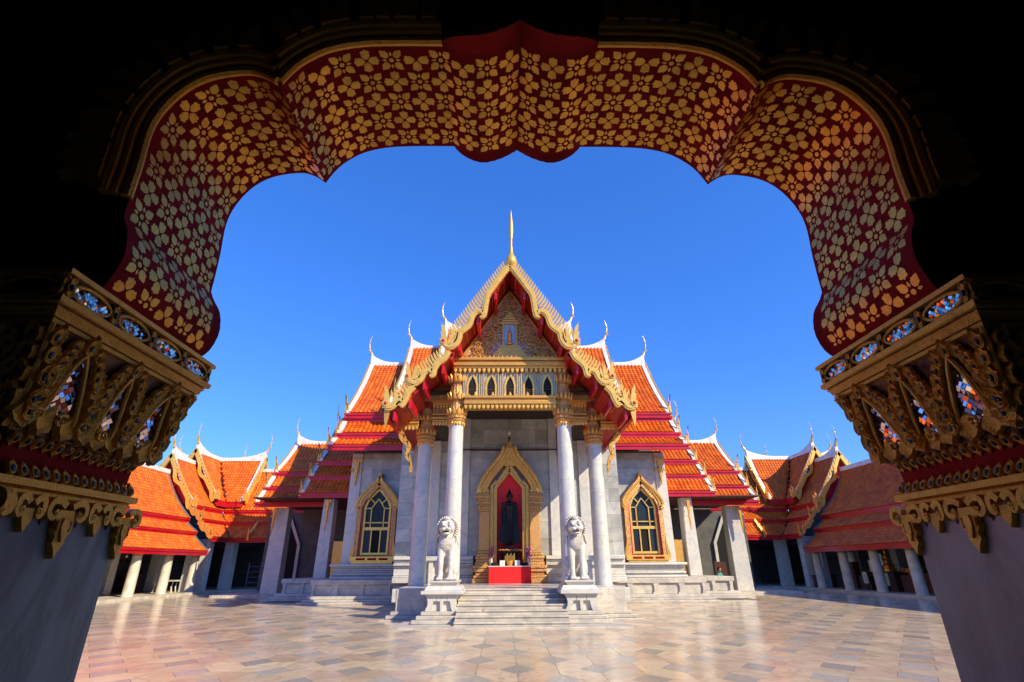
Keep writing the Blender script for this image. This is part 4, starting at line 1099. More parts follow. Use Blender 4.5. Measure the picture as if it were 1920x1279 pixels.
for sx, lab in ((-1, 'white marble guardian lion seated left of the stairs, mouth open'), (1, 'white marble guardian lion seated right of the stairs, mouth open')):
    t = thing('guardian_lion', lab, 'lion statue', (sx*2.1, 18.05, .905), 'guardian lions flanking the stairs')
    b_ = MB(); b_.taper((-.58, .58, -.62, .7, 0), (-.50, .50, -.54, .66, .13)); 
    inst('base_block', b_.mesh('base_block', 'marble'), t, (sx*2.1, 18.05, .905))
    b_ = MB(); b_.taper((-.36, .36, -.46, .6, .13), (-.44, .44, -.54, .66, .22)); b_.box(-.45, .45, -.55, .66, .222, .27)
    inst('base_block', b_.mesh('base_block', 'marble'), t, (sx*2.1, 18.05, .905))
    o = inst('lion_body', LION, t, (sx*2.1, 18.05, 1.17)); w = (sx*2.1, 18.05, 1.17)
    inst('mane', CURL, o, w); inst('chest_scales', SCALE, o, w, kind='stuff'); inst('mouth', MOUTH, o, w)

# --- standing bronze figure in the niche
sb = [((0, 0, 2.2), (.125, .13, .165)), ((0, .02, 2.37), (.075, .075, .06)), ((0, .02, 2.45), (.03, .03, .07)), ((0, -.13, 2.18), (.02, .03, .035)), ((.0, 0, 1.82), (.26, .14, .14)), ((0, -.02, 1.72), (.23, .15, .16))]
scn = [[((0, 0, 2.1), .075), ((0, 0, 1.92), .085)], [((0, 0, 1.75), (.22, .14, .14)), ((0, 0, 1.42), (.17, .12, .12)), ((0, 0, 1.2), (.20, .14, .14)), ((0, 0, .8), (.19, .13, .13)), ((0, 0, .25), (.17, .12, .1))]]
for s_ in (-1, 1):
    sb += [((s_*.135, .01, 2.17), (.022, .035, .10)), ((s_*.09, -.08, .07), (.065, .15, .05)), ((s_*.36, -.06, 1.02), (.045, .05, .10))]
    scn += [[((s_*.27, 0, 1.83), .085), ((s_*.34, .0, 1.5), .068), ((s_*.36, -.04, 1.25), .055), ((s_*.36, -.06, 1.08), .042)], [((s_*.09, 0, .4), .085), ((s_*.09, -.0, .08), .06)]]
STAT = blob_mesh('figure_body', sb, scn, 'bronze', .017, 3)
t = thing('standing_statue', 'black bronze standing robed statue in the red niche of the doorway', 'statue', (0, 24.55, 2.33))
o = inst('figure_body', STAT, t, (0, 24.55, 2.36))
mb = MB(); rp = [(-.24, 1.82), (-.34, 1.4), (-.40, .9), (-.50, .30), (-.46, .20), (-.30, .14), (-.1, .10), (.1, .10), (.30, .14), (.46, .20), (.50, .30), (.40, .9), (.34, 1.4), (.24, 1.82)]
mb.prism(rp, XZ(24.6, 1, 0, 2.36), -.03, .04)
for k in range(-4, 5):
    mb.tube([(k*.035, 24.55-.13, 2.36+1.15), (k*.048, 24.55-.14, 2.36+.2)], .012, 5)
rb = mb.obj('robe', 'bronze', t)
mb = MB()
for z0, z1, w in ((1.74, 1.80, .48), (1.80, 1.88, .40), (1.88, 2.04, .36), (2.04, 2.12, .42), (2.12, 2.2, .48), (2.2, 2.28, .40), (2.28, 2.37, .33)): mb.lathe([(w, z0+.001), (w*1.02, (z0+z1)/2), (w*.97, z1)], 16, (0, 24.55))
mb.obj('pedestal', 'bronze', t)
mb = MB()
for k in range(26):
    th = pi+pi*k/25; mb.ball((.5*cos(th), 24.55+.42*sin(th), 2.22+.015*sin(k*2)), .032, 6, 5)
mb.obj('garland', 'garland', t, kind='stuff')
al = thing('altar_table', 'altar table under a plain red cloth in front of the niche', 'altar', (0, 24.0, .91))
mb = MB(); mb.box(-.90, .90, 23.72, 24.40, .908, 1.55); bevel(mb.obj('table_cloth', 'redcloth', al), .012)
mb = MB(); mb.box(-.92, .92, 23.70, 24.42, 1.552, 1.585); mb.obj('tabletop', 'white', al)
def small(name, lab, cat, parts, loc, grp=None):
    t = thing(name, lab, cat, loc, grp)
    for nm, mb, m_ in parts: mb.obj(nm, m_, t, kind='stuff' if nm in ('flowers', 'foliage', 'stems', 'print_lines') else None)
    return t
for sx, wd in ((-1, 'left'), (1, 'right')):
    a = MB(); a.lathe([(.10, 1.59), (.17, 1.64), (.2, 1.70), (.15, 1.72)], 14, (sx*.62, 24.0))
    small('offering_bowl', f'dark round offering bowl at the {wd} end of the altar', 'bowl', [('bowl', a, 'bronze')], (sx*.62, 24, 1.59))
    a = MB(); a.lathe([(.05, 1.59), (.08, 1.66), (.035, 1.8), (.05, 1.92)], 10, (sx*.80, 24.2)); b = MB()
    rq = random.Random(sx+4)
    for k in range(26): b.ball((sx*.80+rq.uniform(-.11, .11), 24.2+rq.uniform(-.08, .08), 1.95+rq.uniform(-.06, .42)), .032, 6, 4)
    c = MB()
    for k in range(6): c.tube([(sx*.80, 24.2, 1.9), (sx*.80+rq.uniform(-.12, .12), 24.2, 2.1+rq.uniform(0, .2))], .008, 4)
    small('flower_vase', f'white vase of pink flowers at the {wd} side of the altar', 'vase', [('vase', a, 'white'), ('flowers', b, 'pink'), ('stems', c, 'leaf')], (sx*.8, 24.2, 1.59))
    a = MB(); a.box(sx*.32-.11, sx*.32+.11, 23.86, 23.90, 1.59, 1.80)
    small('white_card', f'small white card standing {wd} of the incense pot', 'card', [('card', a, 'paper')], (sx*.32, 23.88, 1.59))
a = MB(); a.lathe([(.09, 1.59), (.13, 1.64), (.15, 1.74), (.12, 1.78)], 14, (0, 23.95)); b = MB()
for k in range(9): b.tube([(-.2+.05*k, 23.9, 1.76), (-.2+.05*k, 23.9, 1.98+.05*(k % 3))], .012, 5)
small('incense_pot', 'small brass incense pot with yellow candles in the middle of the altar', 'incense pot', [('pot', a, 'gold'), ('candle', b, 'goldpale')], (0, 23.95, 1.59))

# ------------------------------------------------------------------ gallery contents
SEAT = blob_mesh('figure_body', [((0, 0, 1.02), (.13, .13, .16)), ((0, .02, 1.18), (.07, .07, .07)), ((0, .02, 1.27), (.025, .025, .06)), ((0, 0, .72), (.26, .16, .14)), ((0, 0, .25), (.36, .26, .2)), ((0, -.28, .12), (.2, .1, .07))],
   [[((0, 0, .72), (.22, .14, .12)), ((0, 0, .35), (.22, .16, .14))], [((.3, 0, .74), .08), ((.38, -.05, .45), .07), ((.25, -.25, .28), .06)], [((-.3, 0, .74), .08), ((-.38, -.05, .45), .07), ((-.15, -.28, .22), .06)],
    [((.1, -.05, .16), .14), ((.5, -.15, .13), .12), ((.15, -.32, .13), .08)], [((-.1, -.05, .16), .14), ((-.5, -.15, .13), .12), ((-.15, -.32, .15), .08)], [((0, 0, .95), .07), ((0, 0, .8), .08)]], 'bronze', .022, 3)
pm = MB()
for z0, z1, w in ((0, .12, .62), (.12, .5, .52), (.5, .6, .58), (.6, .95, .46), (.95, 1.08, .56)): pm.box(-w, w, -w*.8, w*.8, z0+.001, z1)
PED = pm.mesh('pedestal', 'wood')
posn = ['nearest the camera', 'second', 'third', 'fourth', 'fifth', 'sixth']
for sx, sd in ((-1, 'left'), (1, 'right')):
    for k in range(6):
        y = 37.0-2.95*k + 0.2
        t = thing('seated_statue', f'dark seated statue on wooden pedestal in the {sd} gallery, {("first second third fourth fifth sixth".split())[k]} from far corner', 'statue', (sx*24.6, y, .13), f'seated statues along the {sd} gallery wall')
        inst('pedestal', PED, t, (sx*24.6, y, .13), (0, 0, sx*-pi/2)); inst('figure_body', SEAT, t, (sx*24.6, y, 1.21), (0, 0, -sx*pi/2), .95)
# right gallery clutter
def potplant(x, y, z, lab):
    a = MB(); a.lathe([(.13, z), (.21, z+.34), (.23, z+.34), (.23, z+.40), (.19, z+.40), (.18, z+.34)], 16, (x, y)); b = MB(); rq = random.Random(int(x*10))
    for k in range(30):
        th = rq.uniform(0, 6.28); r = rq.uniform(.05, .28); h = rq.uniform(.1, .5); p = Vector((x+r*cos(th), y+r*sin(th), z+.4+h))
        d = Vector((cos(th), sin(th), rq.uniform(-.3, .6)))*.12; q = Vector((-sin(th), cos(th), 0))*.035
        b.add([p-d*.5, p+q, p+d, p-q], [(0, 1, 2, 3)])
        if k % 3 == 0: b.tube([(x, y, z+.38), tuple(p)], .006, 4)
    small('potted_plant', lab, 'potted plant', [('pot', a, 'pot'), ('foliage', b, 'leaf')], (x, y, z), 'potted plants on the bench at the right')
a = MB(); a.box(20.75, 22.3, 37.95, 38.35, .82, .88)
for q in (20.85, 21.5, 22.2): a.box(q-.03, q+.03, 38.0, 38.3, .13, .82)
small('plant_bench', 'dark low bench carrying two potted plants in the right gallery', 'bench', [('bench_frame', a, 'wood')], (21.5, 38.1, .13))
potplant(21.15, 38.1, .88, 'orange clay pot with a leafy plant, the left one on the bench'); potplant(21.85, 38.1, .88, 'orange clay pot with a low plant, the right one on the bench')
for k, (x, y, z, wd) in enumerate(((21.6, 33.9, .5, 'lowest of the three beside the middle round column'), (21.9, 33.5, 1.15, 'middle of the three beside the middle round column'), (21.8, 33.0, 1.75, 'topmost and smallest of the three by the middle column'), (21.5, 31.9, .45, 'green-edged one standing low between the nearest columns'), (21.7, 32.3, 1.5, 'standing on the table by the gilded tower'))):
    a = MB(); a.box(x, x+.03, y-.2, y+.2, z, z+.62 if k != 2 else z+.4); b = MB(); b.box(x+.031, x+.06, y-.24, y+.24, z-.05, z+.66 if k != 2 else z+.44); c = MB(); c.box(x+.0605, x+.10, y-.02, y+.02, .13, z+.2)
    d = MB()
    for q in range(5): d.box(x-.003, x-.001, y-.14, y+.1-.04*(q % 3), z+.12+.08*q, z+.14+.08*q)
    small('notice_sign', 'white paper notice, ' + wd, 'sign', [('sheet', a, 'paper'), ('sign_board', b, 'green_cloth' if k == 3 else 'wood'), ('stand', c, 'dark'), ('print_lines', d, 'dark')], (x, y, .13), 'paper notices in the right gallery')
a = MB(); a.box(21.9, 23.0, 31.7, 33.3, .13, 1.1); a.box(21.8, 23.1, 31.6, 33.4, 1.102, 1.16)
small('offering_table', 'dark red table in the right gallery with a gilded tower on it', 'table', [('table_body', a, 'wood')], (22.4, 32.5, .13))
a = MB(); a.lathe([(.36, 1.17), (.36, 1.3), (.27, 1.35), (.32, 1.5), (.2, 1.6), (.25, 1.75), (.14, 1.85), (.18, 2.0), (.08, 2.1), (.1, 2.25), (.03, 2.4), (.01, 2.75)], 14, (22.4, 32.7), rf=lambda th, j: 1+.1*cos(8*th))
small('gilded_tower', 'small tiered gilded tower on the red table in the right gallery', 'ornament', [('tower', a, 'gold')], (22.4, 32.7, 1.17))
a = MB(); a.lathe([(.2, 1.7), (.22, 1.8), (.22, 2.2), (.16, 2.28)], 14, (22.3, 35.8)); b = MB(); b.box(22.1, 22.5, 35.6, 36.0, .13, 1.695)
small('water_dispenser', 'pale round water dispenser on a dark stand in the right gallery', 'dispenser', [('tank', a, 'paper'), ('stand', b, 'wood')], (22.3, 35.8, .13))
for k, (x, y) in enumerate(((22.4, 34.6), (22.2, 30.6), (22.6, 29.9))):
    a = MB(); a.box(x-.4, x+.4, y-.5, y+.5, .13, .9+.1*k); b = MB(); rq = random.Random(k)
    for q in range(40): b.ball((x-.35+rq.uniform(0, .6), y+rq.uniform(-.45, .45), .95+.1*k+rq.uniform(0, .3)), .05, 6, 4)
    small('flower_stand', f'dark stand heaped with flowers in the right gallery, {("behind the first column from the corner", "near the last visible column", "at the edge behind the foreground pillar")[k]}', 'flower stand', [('stand', a, 'wood'), ('flowers', b, ('leaf', 'garland', 'leaf')[k])], (x, y, .13))
# left gallery clutter
a = MB(); a.box(-22.6, -21.2, 36.2, 36.8, .78, .86); b = MB()
for q in (-22.5, -21.3):
    for y in (36.25, 36.7): b.tube([(q, y, .78), (q+.08*(1 if q < -22 else -1), y, .5), (q, y, .13)], .04, 6)
small('white_bench', 'pale bench with curved legs behind the third column of the left gallery', 'bench', [('seat', a, 'gallery_stone'), ('leg', b, 'gallery_stone')], (-21.9, 36.5, .13))
a = MB(); a.tube([(-22.5, 33.0, 2.95), (-22.5, 33.0, 2.3)], .01, 4); b = MB(); b.ball((-22.5, 33.0, 2.22), (.06, .06, .09))
small('hanging_bulb', 'bare white bulb hanging in the left gallery between two columns', 'lamp', [('cord', a, 'dark'), ('bulb', b, 'bulb')], (-22.5, 33, 2.1))
a = MB()
for k in range(5): a.box(-18.9, -18.0, 41.0, 41.06, .2+.35*k, .24+.35*k)
for q in (-18.9, -18.03): a.box(q, q+.04, 41.0, 41.06, .13, 1.9)
small('metal_rack', 'grey metal rack standing in the shade at the left corner', 'rack', [('rack_frame', a, 'lead')], (-18.5, 41, .13))
# wing porch at right: seated person, wooden panel, stool legs
PB = blob_mesh('body', [((0, 0, 1.18), (.10, .115, .135)), ((0, .0, .86), (.2, .13, .12)), ((0, -.115, 1.16), (.016, .022, .025)), ((.1, 0, 1.17), (.015, .025, .035)), ((-.1, 0, 1.17), (.015, .025, .035))],
   [[((0, 0, 1.06), .05), ((0, 0, .95), .06)], [((0, 0, .9), (.17, .11, .1)), ((0, 0, .5), (.16, .12, .1))],
    [((.2, 0, .9), .06), ((.25, -.03, .65), .05), ((.18, -.25, .56), .038), ((.14, -.33, .55), .035)], [((-.2, 0, .9), .06), ((-.25, -.03, .65), .05), ((-.18, -.25, .56), .038), ((-.14, -.33, .55), .035)],
    [((.1, 0, .48), .1), ((.13, -.42, .48), .075), ((.13, -.45, .08), .05), ((.13, -.56, .04), .04)], [((-.1, 0, .48), .1), ((-.13, -.42, .48), .075), ((-.13, -.45, .08), .05), ((-.13, -.56, .04), .04)]], 'skin', .02, 3)
px_, py_ = 13.0, 34.4
t = thing('person', 'person in a teal shirt sitting in the shade beside the right wing pillar', 'person', (px_, py_, .12))
o = inst('body', PB, t, (px_, py_, .12), (0, 0, .6))
SH = blob_mesh('shirt', [((0, 0, .86), (.22, .15, .13))], [[((0, 0, .9), (.19, .13, .1)), ((0, 0, .52), (.18, .14, .08))], [((.2, 0, .9), .08), ((.25, -.02, .7), .075)], [((-.2, 0, .9), .08), ((-.25, -.02, .7), .075)]], 'teal', .02, 3)
inst('shirt', SH, t, (px_, py_, .12), (0, 0, .6))
TR = blob_mesh('trousers', [], [[((.1, 0, .48), .12), ((.13, -.42, .48), .09), ((.13, -.45, .14), .065)], [((-.1, 0, .48), .12), ((-.13, -.42, .48), .09), ((-.13, -.45, .14), .065)]], 'darkcloth', .02, 3)
inst('trousers', TR, t, (px_, py_, .12), (0, 0, .6))
HR = blob_mesh('hair', [((0, .025, 1.215), (.115, .12, .125))], [], 'dark', .02, 1); inst('hair', HR, t, (px_, py_, .12), (0, 0, .6))
def chair(x, y, z, lab, m_='wood'):
    a = MB(); a.box(x-.22, x+.22, y-.22, y+.22, z+.40, z+.44); b = MB(); b.box(x-.22, x+.22, y+.2, y+.23, z+.5, z+.9)
    t = thing('chair', lab, 'chair', (x, y, z), 'chairs in the right wing'); a.obj('seat', m_, t); b.obj('backrest', m_, t)
    for u in (-.2, .2):
        for v in (-.2, .2): l = MB(); l.box(x+u-.015, x+u+.015, y+v-.015, y+v+.015, z, z+.4); l.obj('leg', 'lead', t)
chair(13.0, 34.4, .12, 'chair under the person in the teal shirt'); chair(13.62, 35.4, .12, 'empty chair right of the seated person'); chair(12.3, 35.6, .12, 'dark empty chair left of the seated person')
chair(18.2, 41.2, .13, 'chair in the dark bay left of the corner pillar'); chair(17.4, 41.6, .13, 'chair farthest left in the dark bay behind the wing pillar')
a = MB(); a.box(13.35, 14.1, 36.0, 36.06, .12, 1.75); small('wooden_panel', 'brown wooden panel standing behind the seated person', 'panel', [('panel', a, 'wood')], (13.7, 36, .12))

# ------------------------------------------------------------------ FOREGROUND GATE
XC = -.10
gate = thing('archway', 'cusped archway lined with maroon paint and gold stencilled flowers framing the courtyard', 'arch', (XC, 2.3, 0))
half = [(2.20, 2.90), (2.16, 2.98), (2.13, 3.12), (2.155, 3.27), (2.205, 3.38), (2.21, 3.5), (2.215, 3.72), (2.23, 4.0), (2.19, 4.19), (2.09, 4.36), (1.95, 4.46), (1.75, 4.50), (1.63, 4.47), (1.53, 4.40), (1.47, 4.52), (1.39, 4.62), (1.25, 4.72), (1.05, 4.775), (.79, 4.79), (.52, 4.79), (.42, 4.735), (.28, 4.705), (.13, 4.75), (0, 4.83)]
corners = {0, 5, 13, 19, 23}
def arch_curve(h=half, sub=5):
    out = []; idx = sorted(corners)
    for a, b in zip(idx, idx[1:]):
        sp = smooth_path([(p[0], p[1], 0) for p in h[a:b+1]], sub); out += [(p.x, p.y) for p in sp[:-1]]
    out.append(h[-1]); return out
AR = arch_curve()
full = [(-x, z) for x, z in AR] + [(x, z) for x, z in AR[::-1][1:]]
fullw = [(XC+x, z) for x, z in full]
SL = [0]
for p, q in zip(fullw, fullw[1:]): SL.append(SL[-1]+hypot(q[0]-p[0], q[1]-p[1]))
TOT = SL[-1]
import bisect
def on_arch(u):
    u = min(max(u, 0), TOT-1e-6); i = min(bisect.bisect_right(SL, u)-1, len(fullw)-2); k = (u-SL[i])/(SL[i+1]-SL[i])
    p, q = fullw[i], fullw[i+1]; d = Vector((q[0]-p[0], q[1]-p[1])).normalized()
    return p[0]+(q[0]-p[0])*k, p[1]+(q[1]-p[1])*k, d.y, -d.x     # inward normal
Y0, Y1 = 2.34, 3.25
mb = MB(); n = len(fullw); v = []; f = []
for (x, z) in fullw: v += [(x, Y0, z), (x, Y1, z)]
for i in range(n-1): f.append((2*i, 2*i+2, 2*i+3, 2*i+1))
me = bpy.data.meshes.new('arch_lining'); me.from_pydata(v, [], f); me.materials.append(M['maroon']); me.polygons.foreach_set('use_smooth', [True]*len(f)); me.set_sharp_from_angle(angle=radians(35))
lining = bpy.data.objects.new('arch_lining', me); put(lining, gate)
def nearest_i(pt): return min(range(len(AR)), key=lambda i: hypot(AR[i][0]-pt[0], AR[i][1]-pt[1]))
# scalloped maroon lips: crown lobes (both edges) and the lowest lobes (far edge)
def lip(i0, i1, ya, yb, drop, nm='scalloped_lip'):
    for s_ in (-1, 1):
        pts = [(XC+s_*x, z) for x, z in AR[i0:i1+1]]; mb = MB(); v = []; f = []; m = len(pts)
        for j, (x, z) in enumerate(pts):
            t_ = j/(m-1); d = sin(pi*t_)*drop*(1+.12*abs(sin(j*1.3)))
            ex = min(1, (t_/.55 if i0 > 5 else min(t_, 1-t_)/.35)); ex = .02+.98*sin(pi/2*max(0, ex))**.8; ye = ya+(yb-ya)*ex*(1+.05*(j % 2))
            for (yy, dd) in ((ya, 0), (ya+(ye-ya)*.55, d*.45), (ye, d*.9), (ye+.01*(1 if yb > ya else -1), d), (ye+.01*(1 if yb > ya else -1), -.08)):
                v.append((x+(-s_*dd*.9 if i0 < 5 else 0), yy, z-(dd*.2 if i0 < 5 else dd)))
        for j in range(m-1):
            for k in range(4): b = j*5+k; f.append((b, b+5, b+6, b+1))
        mb.v = v; mb.f = f; mb.obj(nm, 'maroon', lining)
ic = nearest_i((.52, 4.79)); lip(ic, len(AR)-1, Y1-.004, Y1+.07, .012); lip(ic, len(AR)-1, Y0+.004, Y0-.13, .02); lip(0, nearest_i((2.20, 3.40)), Y1-.004, Y1+.05, .012)
# gold stencil: quatrefoils and eight-petalled rosettes, laid in a chequer
def leafpoly(cx, cy, ang, L, Wd, kind):
    if kind == 'heart': o = [(0, -.02), (.30, .16), (.46, .44), (.40, .62), (.50, .74), (.34, .92), (.20, .88), (0, 1.05), (-.20, .88), (-.34, .92), (-.50, .74), (-.40, .62), (-.46, .44), (-.30, .16)]
    elif kind == 'leaf': o = [(0, 0), (.3, .12), (.44, .40), (.40, .50), (.47, .60), (.28, .74), (.26, .84), (0, 1.08), (-.26, .84), (-.28, .74), (-.47, .60), (-.40, .50), (-.44, .40), (-.3, .12)]
    else: o = [(0, 0), (.35, .35), (.28, .65), (0, 1), (-.28, .65), (-.35, .35)]
    return [(cx+x*Wd*cos(ang)+y*L*sin(ang), cy-x*Wd*sin(ang)+y*L*cos(ang)) for x, y in o]
def motif(kind, cu, cv, R):
    P = []
    if kind == 0:
        for k in range(4): a = k*pi/2; P.append(leafpoly(cu+sin(a)*.13*R, cv+cos(a)*.13*R, a, .90*R, .80*R, 'heart'))
    else:
        P.append([(cu+.20*R*cos(t*pi/5), cv+.20*R*sin(t*pi/5)) for t in range(10)])
        for k in range(4):
            a = k*pi/2+pi/4; P.append(leafpoly(cu+sin(a)*.36*R, cv+cos(a)*.36*R, a, .86*R, .74*R, 'leaf'))
            a = k*pi/2; P.append(leafpoly(cu+sin(a)*.36*R, cv+cos(a)*.36*R, a, .44*R, .34*R, 'slim'))
    return P
pu = TOT/ (2*round(TOT/2/.168)); pv = (Y1-Y0)/5.3; st = MB()
vmax = Y1-.006; 
for i in range(int(round(TOT/pu))):
    for j in range(-1, 7):
        cu = (i+.5)*pu; cv = Y1-.105-j*pv
        for poly in motif((i+j) % 2, cu, cv, .083*random.uniform(.96, 1.03)):
            if max(p[1] for p in poly) > vmax or min(p[1] for p in poly) < Y0+.03: continue
            if min(p[0] for p in poly) < .03 or max(p[0] for p in poly) > TOT-.03: continue
            V = []
            for (u_, v_) in poly:
                x, z, nx, nz = on_arch(u_); V.append((x+nx*.0022, v_, z+nz*.0022))
            c = Vector((0, 0, 0)); 
            for q in V: c += Vector(q)
            c /= len(V); uc = sum(p[0] for p in poly)/len(poly); vc = sum(p[1] for p in poly)/len(poly)
            x, z, nx, nz = on_arch(uc); V.append((x+nx*.0026, vc, z+nz*.0026)); m = len(poly)
            st.add(V, [(k, (k+1) % m, m) for k in range(m)])
me = st.mesh('gold_stencil', 'goldleaf', False); o = bpy.data.objects.new('gold_stencil', me); put(o, lining); o['kind'] = 'stuff'
# wall round the arch: inner (camera-side) and outer faces, thick, dark inside
out_r = [(-7, 0), (-7, 7.2), (0, 7.2)]
for s_ in (-1, 1):
    pl = [(XC+s_*x, z) for x, z in AR]
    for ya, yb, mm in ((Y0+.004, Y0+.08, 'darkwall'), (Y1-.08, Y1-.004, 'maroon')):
        mb = MB(); v = []; f = []; m = len(AR)
        for x, z in AR:
            dx, dz = x, z-3.2; l_ = hypot(dx, dz); ux, uz = dx/l_, dz/l_
            k1 = 7/ux if ux > 1e-4 else 1e9; k2 = 2.02/uz if uz > 1e-4 else 1e9; kk = min(k1, k2)
            for (kx, yy) in ((l_+.006, ya), (l_+.006, yb), (kk, ya), (kk, yb)): v.append((XC+s_*ux*kx, yy, 3.2+uz*kx))
        for i in range(m-1):
            b0 = 4*i; c0 = b0+4
            f += [(b0, b0+2, c0+2, c0), (b0+1, c0+1, c0+3, b0+3), (b0, c0, c0+1, b0+1)]
        mb.add(v, f); mb.obj('arch_wall_face', mm, gate)
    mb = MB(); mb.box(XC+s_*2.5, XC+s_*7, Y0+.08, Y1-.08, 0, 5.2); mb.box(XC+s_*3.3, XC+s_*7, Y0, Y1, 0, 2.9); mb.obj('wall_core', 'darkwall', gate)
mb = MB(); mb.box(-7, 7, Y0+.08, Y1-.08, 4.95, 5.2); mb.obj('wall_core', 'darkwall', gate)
# gilded moulding along the near edge, two rounded beads, broken by the crown lobe
i0 = nearest_i((2.20, 3.5)); i1 = nearest_i((.52, 4.79))
for s_ in (-1, 1):
    pth = [(XC+s_*x, z) for x, z in AR[i0:i1+1]]
    ck = nearest_i((1.53, 4.40))-i0
    def nrm(j):
        a = pth[max(j-1, 0)]; b = pth[min(j+1, len(pth)-1)]
        if j == ck: return None
        if j-1 == ck-0 and False: pass
        d = Vector((b[0]-a[0], b[1]-a[1])).normalized(); n_ = Vector((d.y, -d.x))
        if (n_.y if abs(pth[j][0]-XC) < 2.05 else n_.x*(pth[j][0]-XC)) < 0: n_ = -n_
        return n_
    def clear(p, off): return min(hypot(p[0]-q[0], p[1]-q[1]) for q in pth) > off-.006
    for off, r, yy, mm in ((.012, .030, Y0-.012, 'goldold'), (.055, .022, Y0-.045, 'goldold'), (.10, .034, Y0-.06, 'goldold')):
        for lo_, hi_ in ((0, ck), (ck+1, len(pth)-1)):
            pts = []
            for j in range(lo_, hi_+1):
                n_ = nrm(j)
                if n_ is None: continue
                q = (pth[j][0]+n_.x*off, pth[j][1]+n_.y*off)
                if clear(q, off): pts.append((q[0], yy, q[1]))
            mb = MB(); mb.tube(pts, r, 8, up=Vector((0, 1, 0))); mb.obj('arch_moulding', mm, gate)
    # flame fringe rising from the moulding
    fm = MB(); fm.prism([(-.045, 0), (.045, 0), (.055, .07), (.03, .14), (-.005, .17), (.012, .25), (-.05, .19), (-.055, .08)], XZ(0), -.09, .0); fme = fm.mesh('arch_flame', 'goldold')
    L_ = [0]
    for p, q in zip(pth, pth[1:]): L_.append(L_[-1]+hypot(q[0]-p[0], q[1]-p[1]))
    s0 = .12
    while s0 < L_[-1]-.05:
        j = min(bisect.bisect_right(L_, s0)-1, len(pth)-2); x, z = pth[j]; d = Vector((pth[j+1][0]-x, pth[j+1][1]-z)).normalized()
        ox, oz = (-(-d.y), -(d.x)) if s_ > 0 else (-d.y, d.x)
        if (oz if abs(x-XC) < 2.05 else ox*(x-XC)) < 0: ox, oz = -ox, -oz
        ang = atan2(ox, oz)
        if clear((x+ox*.2, z+oz*.2), .2): inst('arch_flame', fme, gate, (x+ox*.12, Y0-.02, z+oz*.12), (0, ang, 0), (s_, 1, 1))
        s0 += .105
    # scrolls of the dark carving on the inner face of the wall
    cm = MB(); rq = random.Random(11)
    for k in range(46):
        t = rq.random(); j = int(t*(len(pth)-2)); x, z = pth[j]; dx, dz = x-XC, z-3.3; L2 = hypot(dx, dz); dd = .34+rq.random()*.55
        cx_, cz = x+dx/L2*dd, z+dz/L2*dd; R = rq.uniform(.07, .13); a0 = rq.random()*6.3
        ribbon(cm, [(cx_+R*(1-q/13)*cos(a0+q*.55), cz+R*(1-q/13)*sin(a0+q*.55)) for q in range(13)], .035, lambda a, b, d: (a, Y0-.04+d, b), 0, .04)
    cm.obj('carved_scrolls', 'darkgold', gate, kind='stuff')
# dark room the camera stands in
rm = MB()
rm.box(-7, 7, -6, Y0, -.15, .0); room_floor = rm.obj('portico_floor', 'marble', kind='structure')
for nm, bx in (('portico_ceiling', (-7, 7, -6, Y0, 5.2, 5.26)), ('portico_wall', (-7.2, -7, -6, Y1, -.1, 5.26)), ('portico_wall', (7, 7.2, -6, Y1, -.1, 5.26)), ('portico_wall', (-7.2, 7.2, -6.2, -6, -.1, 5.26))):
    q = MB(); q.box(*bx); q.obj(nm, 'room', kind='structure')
q = MB(); q.box(-7.5, 7.5, -6.5, 3.3, 5.27, 5.32); q.obj('portico_roof', 'room', kind='structure')

